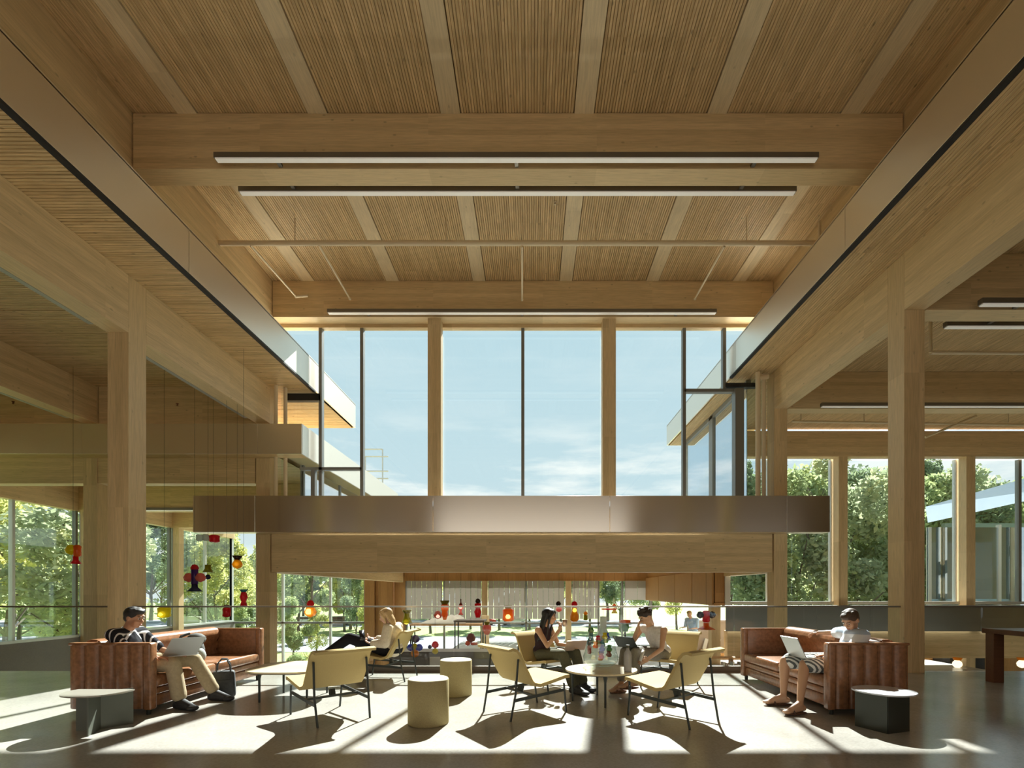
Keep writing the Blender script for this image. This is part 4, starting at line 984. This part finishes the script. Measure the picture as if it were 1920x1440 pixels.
# ------------------------------------------------------------------ lower hall furniture
def hightable(x, y, w_, d_, h_, zf, label, m='trimdark'):
    t = thing('high_table', label, 'table', (x, y, zf))
    boxo('table_top', -w_/2, w_/2, -d_/2, d_/2, h_-.06, h_, m, parent=t)
    for sx in (-1, 1):
        for sy in (-1, 1): boxo('leg', sx*(w_/2-.04)-.02, sx*(w_/2-.04)+.02, sy*(d_/2-.04)-.02, sy*(d_/2-.04)+.02, 0, h_-.06, 'frame', parent=t)
    boxo('foot_rail', -w_/2+.05, w_/2-.05, -.02, .02, .25, .28, 'frame', parent=t)
hightable(-2.05, 16.2, 1.0, .8, 1.48, -1.1, 'tall narrow black-legged table on the landing behind the round stools')
hightable(-3.1, 17.8, 2.6, .7, 1.25, -1.1, 'long brown high table with draped cloth behind the blond woman', 'oak')
t = thing('draped_cloth', 'pale crumpled cloth heaped on the long high table', 'cloth', (-3.25, 17.7, .15))
bm = bmesh.new(); bmesh.ops.create_icosphere(bm, subdivisions=3, radius=1)
for v in bm.verts:
    n_ = math.sin(v.co.x*9+v.co.y*5)*.3+math.sin(v.co.x*17+v.co.y*11)*.2
    v.co = Vector((v.co.x*.85, v.co.y*.3, max(0, v.co.z)*(.24+.16*v.co.x)*(1+n_)))
obj('folds', bm, 'plaster', t, None, 0)
boxo('display_plinth', -4.2, -1.0, 14.3, 15.1, -1.1, -.45, 'concrete', 'long grey plinth at the landing edge under the hanging lamps', 'plinth')
boxo('label_card', -3.0, -2.7, 14.27, 14.295, -.85, -.6, 'plaster', 'small white card on the face of the grey plinth', 'card')
t = thing('counter', 'beige reception counter with pale top on the landing, past the curly-haired woman', 'counter', (7.1, 18.6, -1.1))
boxo('front', -1.0, 1.4, 0, .1, 0, 1.28, mat('beige_board', (.42, .33, .25), .6), parent=t)
boxo('worktop', -1.05, 1.45, -.05, .7, 1.28, 1.33, mat('counter_top', (.50, .42, .38), .3), parent=t)
boxo('side', -1.0, -.9, .1, .65, 0, 1.28, mat('beige_board', (.42, .33, .25), .6), parent=t)
t = thing('bookshelf', 'low open shelf with pale books under the counter', 'shelf', (5.75, 14.5, -1.1))
boxo('top_board', -.5, .9, 0, .3, .42, .45, 'oak', parent=t); boxo('bottom_board', -.5, .9, 0, .3, 0, .03, 'oak', parent=t)
for xx in (-.5, .2, .87): boxo('upright', xx, xx+.03, 0, .3, .03, .42, 'oak', parent=t)
for k in range(9):
    bm = bmesh.new(); hh = rv.uniform(.22, .32); box(bm, 5.66+k*.07, 5.715+k*.07, 14.46, 14.66, -1.07, -1.07+hh)
    c = [(.75, .72, .66), (.6, .5, .45), (.7, .6, .6), (.35, .38, .36)][k % 4]
    tag(obj('book', bm, mat('book_cover', c, .7), None, (5.69+k*.07, 14.56, -1.07)), 'upright book in the low shelf on the landing', 'book', 'books in the low landing shelf')
# pale booklets on the glass display
boxo('booklet_ledge', 6.35, 7.2, 18.40, 18.58, -.90, -.87, 'oak', 'thin wooden ledge on the face of the beige counter', 'shelf')
for k in range(3):
    bm = bmesh.new(); bar(bm, (6.5+k*.24, 18.47, -.87), (6.62+k*.24, 18.52, -.47), .03, .16)
    tag(obj('booklet', bm, 'plaster', None, (6.5+k*.24, 18.47, -.87)), ('white slanted booklet beside the straw chair back on the counter ledge', 'white slanted booklet in the middle of the ledge trio', 'white slanted booklet at the sofa end of the ledge trio')[k], 'booklet', 'three slanted white booklets')
# table lamps below the wing railing and storage wall
lowm = mat('grey_lilac_wall', (.22, .20, .22), .8)
boxo('wall_lower_back', 6.5, 22, 17.5, 17.7, -3.9, -.9, 'oak', 'orange timber wall low beyond the railing of the wing', 'wall', kind='structure')
boxo('storage_cabinet', 7.6, 9.3, 16.6, 17.3, -3.9, -.95, lowm, 'grey lilac cabinet low beyond the railing by the tall column', 'cabinet')
boxo('storage_cabinet', 14.2, 15.4, 16.6, 17.3, -3.9, -.95, 'black', 'black cabinet low beyond the railing near the dark table', 'cabinet')
def tlamp(px, py, Y, label):
    p = at(px, py, Y); t = thing('ball_lamp', label, 'lamp', p)
    bm = bmesh.new(); ball(bm, (0, 0, 0), .13); obj('globe', bm, emit('globe_glow', (1, .86, .62), 1.3), t, None, 0)
    bm = bmesh.new(); lathe(bm, [(.01, .11), (.09, .12), (.13, .2), (.12, .2), (.01, .13)], 16); obj('collar', bm, G['amber'], t, None, 0)
    bm = bmesh.new(); rod(bm, (0, 0, .13), (0, 0, -.87-.02-p.z), .006, .006, 6); obj('cable', bm, 'frame', t)
tlamp(1795, 1245, 15.5, 'white glowing ball lamp seen low through the wing railing')
tlamp(1916, 1245, 15.5, 'white ball lamp at the very edge of the view, low beyond the dark table leg')
# ------------------------------------------------------------------ people
SKIN = {k: mat('skin_'+k, c, .5) for k, c in dict(tan=(.42, .22, .13), fair=(.62, .38, .27), warm=(.52, .30, .18)).items()}
def V(*a): return Vector(a)
def fused(name, build, m, parent, base, voxel=.009, it=6, extra=None):
    """union of limbs into one continuous skin"""
    bm = bmesh.new(); build(bm)
    me = bpy.data.meshes.new(name); bm.to_mesh(me); bm.free()
    o = bpy.data.objects.new(name, me); COL.objects.link(o)
    r = o.modifiers.new('r', 'REMESH'); r.mode = 'VOXEL'; r.voxel_size = voxel; r.use_smooth_shade = True
    s = o.modifiers.new('s', 'SMOOTH'); s.factor = .5; s.iterations = it
    dg = bpy.context.evaluated_depsgraph_get(); dg.update()
    me2 = bpy.data.meshes.new_from_object(o.evaluated_get(dg)); bpy.data.objects.remove(o)
    bm = bmesh.new(); bm.from_mesh(me2)
    if extra: extra(bm)
    bmesh.ops.translate(bm, verts=bm.verts, vec=-base)
    me3 = bpy.data.meshes.new(name); bm.to_mesh(me3); bm.free()
    for p in me3.polygons: p.use_smooth = True
    me3.materials.append(m)
    o = bpy.data.objects.new(name, me3); COL.objects.link(o); o.parent = parent
    return o
def simple(name, build, m, parent, base, sm=0):
    bm = bmesh.new(); build(bm); bmesh.ops.translate(bm, verts=bm.verts, vec=-base)
    return obj(name, bm, m, parent, None, sm)
def hand(bm, wrist, d, n, curl=.5, flip=1, s=1.0):
    """palm + four fingers + thumb; d = direction of the palm, n = back-of-hand normal"""
    d = d.normalized(); n = (n-d*n.dot(d)).normalized(); sd = d.cross(n)*flip
    rot = Matrix((sd, d, n)).transposed()
    pc = wrist+d*.045*s; ball(bm, pc, (.038*s, .048*s, .014*s), rot)
    for i, (off, ln) in enumerate(((-.028, .068), (-.0095, .078), (.0095, .073), (.028, .056))):
        p = wrist+d*.085*s+sd*off*s
        a1 = curl*.7; q = p+(d*math.cos(a1)-n*math.sin(a1))*ln*.5*s
        a2 = curl*1.7; r_ = q+(d*math.cos(a2)-n*math.sin(a2))*ln*.5*s
        limb(bm, p-d*.012*s, q, .0085*s, .008*s); limb(bm, q, r_, .008*s, .0068*s)
    p = wrist+d*.02*s-sd*.032*s; q = p+(-sd*.7+d*.8-n*.35).normalized()*.035*s; r_ = q+(d*.9-n*.5-sd*.1).normalized()*.028*s
    limb(bm, p, q, .0105*s, .0095*s); limb(bm, q, r_, .0095*s, .008*s)
def foot_shape(bm, ankle, toe, s=1.0, grow=0.):
    d = (toe-ankle); d.z = 0; L_ = d.length; d = d.normalized() if L_ > 1e-4 else V(1, 0, 0)
    heel = V(ankle.x, ankle.y, 0)-d*.045; z0 = toe.z
    ball(bm, V(heel.x, heel.y, ankle.z-.045), .036+grow)
    limb(bm, V(heel.x, heel.y, ankle.z-.045), V(toe.x, toe.y, z0)-d*.03, .034+grow, .030+grow)
    limb(bm, ankle, V(toe.x, toe.y, z0+.01)-d*.05, .040+grow, .026+grow)
    rot = Matrix((d.cross(V(0, 0, 1)), d, V(0, 0, 1))).transposed()
    ball(bm, V(toe.x, toe.y, z0)-d*.03, (.046+grow, .06+grow, .024+grow), rot)
def person(label, P):
    """P: dict of world joints"""
    base = P['base']; t = thing('person', label, 'person', base)
    H = P['head']; f = P['face'].normalized(); up = P.get('up', V(0, 0, 1)); up = (up-f*up.dot(f)).normalized(); sd = f.cross(up)
    R = Matrix((sd, f, up)).transposed(); hs = P.get('hs', 1.0)
    neck = P['neck']; chest = P['chest']; pel = P['pelvis']; sk = SKIN[P['skin']]; g = P.get('girth', 1.0)
    shl, shr = P['sh']; hil, hir = P['hip']; kn = P['knee']; an = P['ankle']; toe = P['toe']; el = P['elbow']; wr = P['wrist']
    sdir = (shr-shl).normalized(); spine = (neck-pel).normalized(); fr = sdir.cross(spine) 
    TR_ = Matrix((sdir, sdir.cross(spine).normalized(), spine)).transposed()
    def torso(bm, k=0.):
        ball(bm, chest, (.155*g+k, .105*g+k, .17+k), TR_); mid = pel.lerp(chest, .5)
        ball(bm, mid, (.135*g+k, .10*g+k, .15+k), TR_); ball(bm, pel, (.165*g+k, .12*g+k, .12+k), TR_)
        e0 = .13 if (k and P.get('sleeve', .5) <= 0) else 0
        limb(bm, shl.lerp(shr, e0), shr.lerp(shl, e0), .058*g+k, .058*g+k); limb(bm, chest, shl.lerp(shr, .5), .11*g+k, .075*g+k)
    def head(bm):
        def q(x, y, z): return H+R @ (V(x, y, z)*hs)
        ball(bm, q(0, -.012, .025), (.074*hs, .094*hs, .088*hs), R, 3); ball(bm, q(0, .022, -.035), (.056*hs, .064*hs, .070*hs), R, 3)
        ball(bm, q(0, .045, -.085), (.026*hs, .026*hs, .022*hs), R)
        limb(bm, q(0, .082, .012), q(0, .100, -.026), .009*hs, .013*hs)
        for s in (-1, 1):
            ball(bm, q(s*.015, .088, -.028), .008*hs); ball(bm, q(s*.040, .052, -.028), (.022*hs, .024*hs, .024*hs), R)
            ball(bm, q(s*.076, -.008, -.008), (.010*hs, .019*hs, .032*hs), R); ball(bm, q(s*.03, .072, .036), (.024*hs, .016*hs, .009*hs), R)
        ball(bm, q(0, .078, -.058), (.022*hs, .014*hs, .009*hs), R)
        limb(bm, H+R @ V(0, -.02, -.04), neck+V(0, 0, -.01), .052*hs, .056)
    def body(bm):
        head(bm); torso(bm)
        for i in (0, 1):
            s_ = (shl, shr)[i]; limb(bm, s_, el[i], .048*g, .036*g); limb(bm, el[i], wr[i], .037*g, .024)
            limb(bm, (hil, hir)[i], kn[i], .078*g, .052*g); m_ = kn[i].lerp(an[i], .3); limb(bm, kn[i], m_, .052*g, .052*g); limb(bm, m_, an[i], .052*g, .032)
            foot_shape(bm, an[i], toe[i])
    def hands(bm):
        for i in (0, 1):
            hd, hn, cu, fl = P['hand'][i]; hand(bm, wr[i]-hd.normalized()*.01, hd, hn, cu, fl)
    b = fused('body', body, sk, t, base, .0085, 5, hands)
    def q(x, y, z): return H+R @ (V(x, y, z)*hs)
    for s in (-1, 1):
        e_ = simple('eye', lambda bm: ball(bm, q(s*.030, .077, .008), (.0125*hs, .008*hs, .007*hs), R), mat('eye_white', (.6, .56, .52), .3), t, base)
        simple('iris', lambda bm: ball(bm, q(s*.030, .0835, .007), (.006*hs, .004*hs, .006*hs), R), 'screen', e_, V(0, 0, 0)+base)
        simple('eyebrow', lambda bm: limb(bm, q(s*.014, .090, .030), q(s*.046, .077, .032), .004, .003), P['hairm'], t, base)
    simple('lips', lambda bm: ball(bm, q(0, .0885, -.058), (.019*hs, .007*hs, .006*hs), R), mat('lips', (.42, .15, .12), .5), t, base)
    def hair(bm):
        ball(bm, q(0, -.022, .040), (.083*hs, .098*hs, .088*hs), R, 3)
        P['hair'](bm, q, R, hs)
    def cut(bm):
        pass
    fused('hair', hair, P['hairm'], t, base, .008, 2)
    # clothes
    sl = P.get('sleeve', .5)
    def top(bm):
        torso(bm, .014)
        for i in (0, 1):
            s_ = (shl, shr)[i]
            if sl <= 0: continue
            k = P.get('loose', .012)
            e1 = s_.lerp(el[i], min(1, sl*2)); limb(bm, s_, e1, .052*g+k, .042*g+k*1.4)
            if sl > .5: limb(bm, el[i], el[i].lerp(wr[i], (sl-.5)*2), .040*g+k*1.4, .030+k)
        ball(bm, pel+spine*.03, (.175*g+.012, .135*g+.01, .10), TR_)
    fused('top', top, P['topm'], t, base, .010, 4)
    def trousers(bm):
        ball(bm, pel, (.175*g+.01, .135*g+.01, .115), TR_); lg = P.get('leglen', 1.0); k = P.get('legk', .014)
        for i in (0, 1):
            h_ = (hil, hir)[i]; limb(bm, h_, kn[i], .084*g+k, .058*g+k) if lg >= .5 else limb(bm, h_, h_.lerp(kn[i], lg*2), .084*g+k, .072*g+k)
            if lg > .5:
                e1 = kn[i].lerp(an[i], (lg-.5)*2); limb(bm, kn[i], e1, .056*g+k, P.get('cuff', .042)+k)
    fused('trousers' if P.get('leglen', 1) > .5 else 'shorts', trousers, P['legm'], t, base, .010, 4)
    for i in (0, 1):
        if P['shoe'] == 'sandal':
            d = (toe[i]-an[i]); d.z = 0; d = d.normalized(); r_ = Matrix((d.cross(V(0, 0, 1)), d, V(0, 0, 1))).transposed()
            c = V(an[i].x, an[i].y, max(.008, toe[i].z-.028))+d*.055
            simple('sandal', lambda bm: (ball(bm, c, (.060, .152, .014), r_), limb(bm, c+d*.05+r_ @ V(-.045, 0, .0), c+d*.06+r_ @ V(0, 0, .064), .011, .011), limb(bm, c+d*.06+r_ @ V(0, 0, .064), c+d*.05+r_ @ V(.045, 0, 0), .011, .011)), P['shoem'], t, base)
        else:
            fused('shoe', lambda bm: foot_shape(bm, an[i]-V(0, 0, .01), toe[i], 1, .010), P['shoem'], t, base, .008, 3)
    return t
cloth = lambda n, c, **k: plainbump(mat(n, c, .9, spec=.15), 40, .004, .4, var=.10)
hair_b = plainbump(mat('black_hair', (.010, .009, .008), .55), 90, .003, .6, var=.3)
hair_br = plainbump(mat('brown_hair', (.07, .042, .025), .6), 90, .003, .6, var=.3)
hair_bl = plainbump(mat('blond_hair', (.50, .34, .17), .4), 90, .003, .6, var=.25)
hair_cu = plainbump(mat('dark_brown_hair', (.03, .018, .012), .6), 90, .003, .6, var=.3)
def striped(name, a, b, axis, sc_, th=.5):
    m = mat(name, a, .9, spec=.15); nt = m.node_tree; tc = nt.nodes.new('ShaderNodeTexCoord'); wv = nt.nodes.new('ShaderNodeTexWave')
    wv.bands_direction = axis; wv.inputs['Scale'].default_value = sc_; wv.inputs['Distortion'].default_value = 1.2; nt.links.new(tc.outputs['Object'], wv.inputs[0])
    nt.links.new(ramp(nt, wv.outputs['Fac'], [(th-.05, a), (th+.05, b)]).outputs[0], nt.nodes['Principled BSDF'].inputs['Base Color']); return m
def short_hair(bm, q, R, hs):
    ball(bm, q(0, .035, .085), (.062*hs, .052*hs, .034*hs), R, 3); ball(bm, q(0, -.06, -.005), (.066*hs, .045*hs, .062*hs), R, 3)
    for i in range(34):
        u = rh.uniform(0, 6.28); r_ = rh.uniform(.01, .068); ball(bm, q(r_*math.cos(u), r_*math.sin(u)-.002, .108-.35*r_+.016*rh.random()), (.016, .020, .016), R)
rh = random.Random(2)
def long_hair(down, back=0.0, w_=.07):
    def f(bm, q, R, hs):
        ball(bm, q(0, .02, .085), (.066*hs, .058*hs, .030*hs), R, 3)
        for i in range(26):
            u = -1.25+2.5*i/25; sx = math.sin(u)*.078; sy = -math.cos(u)*.085-.005
            a = q(sx, sy+.02, .05); k = rh.uniform(.88, 1.08)
            m_ = q(sx*1.15, sy*1.05, -.08); b = q(0, 0, 0); b = q(sx*1.25, sy*1.0-back, -down*k)
            limb(bm, a, m_, .024, .024); limb(bm, m_, b, .024, .012)
        for s in (-1, 1): limb(bm, q(s*.045, .062, .070), q(s*.078, .03, -.02), .018, .016); limb(bm, q(s*.078, .03, -.02), q(s*.085, .02, -down*.8), .016, .010)
    return f
def curly(bm, q, R, hs):
    for i in range(70):
        u = rh.uniform(0, 6.28); v = rh.uniform(-.1, 1.0)
        x, y, z = math.cos(u)*math.sqrt(1-v*v*.9), math.sin(u)*math.sqrt(1-v*v*.9), v
        if y > .55 and z < .55: continue
        ball(bm, q(x*.088, y*.095-.015, z*.09+.035), rh.uniform(.016, .026))
    ball(bm, q(0, -.085, .07), .04)

# man in khakis
p1 = dict(base=V(-4.45, 5.5, .40), skin='tan', head=V(-4.45, 5.46, 1.01), face=V(1, -.05, -.22), neck=V(-4.53, 5.47, .885), chest=V(-4.55, 5.48, .72), pelvis=V(-4.48, 5.50, .52),
    sh=(V(-4.55, 5.67, .835), V(-4.55, 5.29, .835)), hip=(V(-4.42, 5.60, .50), V(-4.42, 5.40, .50)), knee=(V(-3.99, 5.76, .505), V(-3.96, 5.38, .505)), ankle=(V(-3.80, 5.84, .10), V(-3.90, 5.40, .10)),
    toe=(V(-3.58, 5.80, .035), V(-3.68, 5.32, .035)), elbow=(V(-4.36, 5.74, .62), V(-4.34, 5.27, .63)), wrist=(V(-4.12, 5.62, .60), V(-4.10, 5.33, .585)),
    hand=((V(1, -.2, 0), V(0, 0, 1), .5, 1), (V(1, .1, 0), V(0, 0, 1), .5, -1)), hair=short_hair, hairm=hair_b, topm=striped('black_white_shirt', (.02, .02, .025), (.72, .72, .74), 'X', 6.0, .86), sleeve=.42,
    legm=cloth('khaki_cloth', (.42, .34, .22)), leglen=.93, legk=.022, cuff=.055, shoe='shoe', shoem=mat('black_sneaker', (.03, .03, .032), .5), girth=1.0)
person('seated man with black hair, dark and white shirt and khaki trousers using a grey laptop', p1)
# blond woman
p2 = dict(base=V(-2.15, 7.3, .34), skin='fair', head=V(-2.16, 7.20, .945), face=V(-.95, -.25, -.32), neck=V(-2.08, 7.25, .83), chest=V(-2.04, 7.28, .67), pelvis=V(-2.08, 7.32, .45),
    sh=(V(-2.10, 7.09, .775), V(-2.04, 7.43, .775)), hip=(V(-2.14, 7.24, .43), V(-2.12, 7.42, .43)), knee=(V(-2.70, 7.20, .62), V(-2.58, 7.48, .50)), ankle=(V(-3.05, 7.22, .38), V(-2.62, 7.56, .10)),
    toe=(V(-3.20, 7.16, .34), V(-2.80, 7.6, .035)), elbow=(V(-2.12, 7.02, .56), V(-2.08, 7.55, .56)), wrist=(V(-2.34, 7.10, .55), V(-2.36, 7.30, .60)),
    hand=((V(-1, .25, .25), V(0, -.3, -1), .8, 1), (V(-1, -.3, .2), V(0, .3, -1), .8, -1)), hair=long_hair(.20, .0), hairm=hair_bl, topm=cloth('beige_knit', (.62, .54, .42)), sleeve=.92, loose=.026,
    legm=cloth('black_cloth', (.014, .014, .016)), leglen=.97, legk=.028, shoe='shoe', shoem=mat('dark_boot', (.03, .025, .02), .5), girth=.93, hs=.95)
person('blond woman in a beige knit and black trousers leaning back with her phone', p2)
# long-haired woman
p3 = dict(base=V(.2, 6.78, .34), skin='warm', head=V(.23, 6.60, .965), face=V(.93, -.35, -.12), neck=V(.16, 6.66, .85), chest=V(.14, 6.70, .68), pelvis=V(.14, 6.80, .46),
    sh=(V(.25, 6.82, .79), V(.08, 6.53, .79)), hip=(V(.22, 6.84, .44), V(.12, 6.68, .44)), knee=(V(.58, 6.52, .485), V(.40, 6.34, .485)), ankle=(V(.66, 6.42, .10), V(.54, 6.22, .10)),
    toe=(V(.80, 6.30, .035), V(.68, 6.08, .035)), elbow=(V(.36, 6.72, .58), V(.20, 6.40, .59)), wrist=(V(.48, 6.56, .585), V(.36, 6.45, .80)),
    hand=((V(.8, -.5, 0), V(0, 0, 1), .5, 1), (V(.2, .1, 1), V(.8, -.6, -.1), 1.0, -1)), hair=long_hair(.36, .04), hairm=hair_b, topm=cloth('dark_plum_cloth', (.035, .02, .022)), sleeve=0, loose=.01,
    legm=cloth('olive_cloth', (.10, .095, .06)), leglen=.95, legk=.020, cuff=.06, shoe='shoe', shoem=mat('dark_shoe', (.03, .03, .035), .5), girth=.86, hs=.95)
person('woman with long black hair, dark sleeveless top and olive trousers, hand at her mouth', p3)
# curly-haired woman
p4 = dict(base=V(1.75, 6.7, .34), skin='warm', head=V(1.50, 6.46, .975), face=V(-.75, -.25, -.60), neck=V(1.58, 6.54, .87), chest=V(1.66, 6.60, .70), pelvis=V(1.76, 6.68, .47),
    sh=(V(1.72, 6.38, .80), V(1.50, 6.70, .80)), hip=(V(1.76, 6.58, .45), V(1.64, 6.76, .45)), knee=(V(1.34, 6.30, .52), V(1.24, 6.52, .50)), ankle=(V(1.30, 6.30, .16), V(1.16, 6.36, .10)),
    toe=(V(1.12, 6.22, .09), V(1.00, 6.24, .035)), elbow=(V(1.66, 6.26, .57), V(1.36, 6.60, .62)), wrist=(V(1.47, 6.20, .45), V(1.40, 6.46, .83)),
    hand=((V(-.8, -.2, -.3), V(-.3, -.8, .3), .7, -1), (V(.2, -.1, 1), V(-.9, 0, .1), 1.1, 1)), hair=curly, hairm=hair_cu, topm=cloth('off_white_cloth', (.60, .56, .52)), sleeve=0, loose=.01,
    legm=cloth('grey_khaki_cloth', (.22, .20, .16)), leglen=.90, legk=.022, cuff=.05, shoe='sandal', shoem=mat('brown_strap', (.16, .07, .035), .5), girth=.88, hs=.95)
person('woman with short dark curly hair and white sleeveless top leaning on her hand', p4)
tag(simple('phone', lambda bm: bar(bm, (1.36, 6.16, .43), (1.41, 6.17, .57), .075, .008), mat('white_phone', (.8, .78, .75), .3), None, V(0, 0, 0)), 'white phone held low by the curly-haired woman', 'phone')
tag(simple('phone', lambda bm: bar(bm, (-2.45, 7.06, .60), (-2.50, 7.14, .74), .075, .008), 'screen', None, V(0, 0, 0)), 'black phone held up by the blond woman', 'phone')
tag(simple('drinking_cup', lambda bm: lathe(bm, [(.001, 0), (.026, 0), (.034, .09), (.030, .09)], 18, (.43, 6.45, .845)), 'laptop_rose', None, V(0, 0, 0), 0), 'small pinkish cup at the lips of the long-haired woman', 'cup')
# man in shorts
p5 = dict(base=V(3.5, 5.5, .40), skin='warm', head=V(3.56, 5.46, .985), face=V(-.72, -.34, -.60), neck=V(3.60, 5.50, .875), chest=V(3.62, 5.50, .72), pelvis=V(3.50, 5.50, .52),
    sh=(V(3.60, 5.31, .825), V(3.62, 5.70, .825)), hip=(V(3.42, 5.40, .50), V(3.42, 5.61, .50)), knee=(V(3.00, 5.38, .505), V(2.93, 5.66, .505)), ankle=(V(2.85, 5.20, .105), V(2.88, 5.60, .105)),
    toe=(V(2.66, 5.13, .04), V(2.67, 5.60, .04)), elbow=(V(3.42, 5.28, .63), V(3.72, 5.98, .80)), wrist=(V(3.22, 5.36, .605), V(3.60, 6.14, .79)),
    hand=((V(-1, .1, 0), V(0, 0, 1), .5, 1), (V(-.5, .9, -.2), V(0, 0, 1), .6, -1)), hair=short_hair, hairm=hair_br, topm=striped('pale_blue_shirt', (.40, .47, .56), (.74, .76, .78), 'Z', 2.0), sleeve=.40, loose=.018,
    legm=striped('striped_shorts_cloth', (.66, .66, .62), (.10, .11, .11), 'DIAGONAL', 11.0), leglen=.43, legk=.022, shoe='sandal', shoem=mat('tan_sandal', (.09, .045, .025), .5), girth=1.04)
person('seated man in pale blue shirt and patterned shorts looking down at a silver laptop', p5)
# person on the landing
o_ = V(5.75, 17.6, -1.1)
p6 = dict(base=o_, skin='fair', head=o_+V(-.12, -.10, 1.60), face=V(-.5, -.5, -.3), neck=o_+V(-.04, -.02, 1.45), chest=o_+V(0, 0, 1.26), pelvis=o_+V(.06, 0, .98),
    sh=(o_+V(-.14, .14, 1.40), o_+V(.14, -.16, 1.40)), hip=(o_+V(-.02, .08, .94), o_+V(.1, -.08, .94)), knee=(o_+V(-.03, .06, .5), o_+V(.1, -.1, .5)), ankle=(o_+V(0, .08, .09), o_+V(.12, -.08, .09)),
    toe=(o_+V(-.14, 0, .035), o_+V(-.02, -.18, .035)), elbow=(o_+V(-.2, .12, 1.14), o_+V(.12, -.26, 1.12)), wrist=(o_+V(-.34, -.02, 1.12), o_+V(-.10, -.34, 1.10)),
    hand=((V(-1, -.5, 0), V(0, 0, 1), .4, 1), (V(-1, -.2, 0), V(0, 0, 1), .4, -1)), hair=short_hair, hairm=hair_bl, topm=cloth('sky_blue_cloth', (.36, .52, .72)), sleeve=.45,
    legm=cloth('brown_cloth', (.14, .11, .09)), leglen=.97, shoe='shoe', shoem=mat('dark_shoe', (.03, .03, .035), .5))
person('person in a sky blue shirt standing at the counter on the landing', p6)
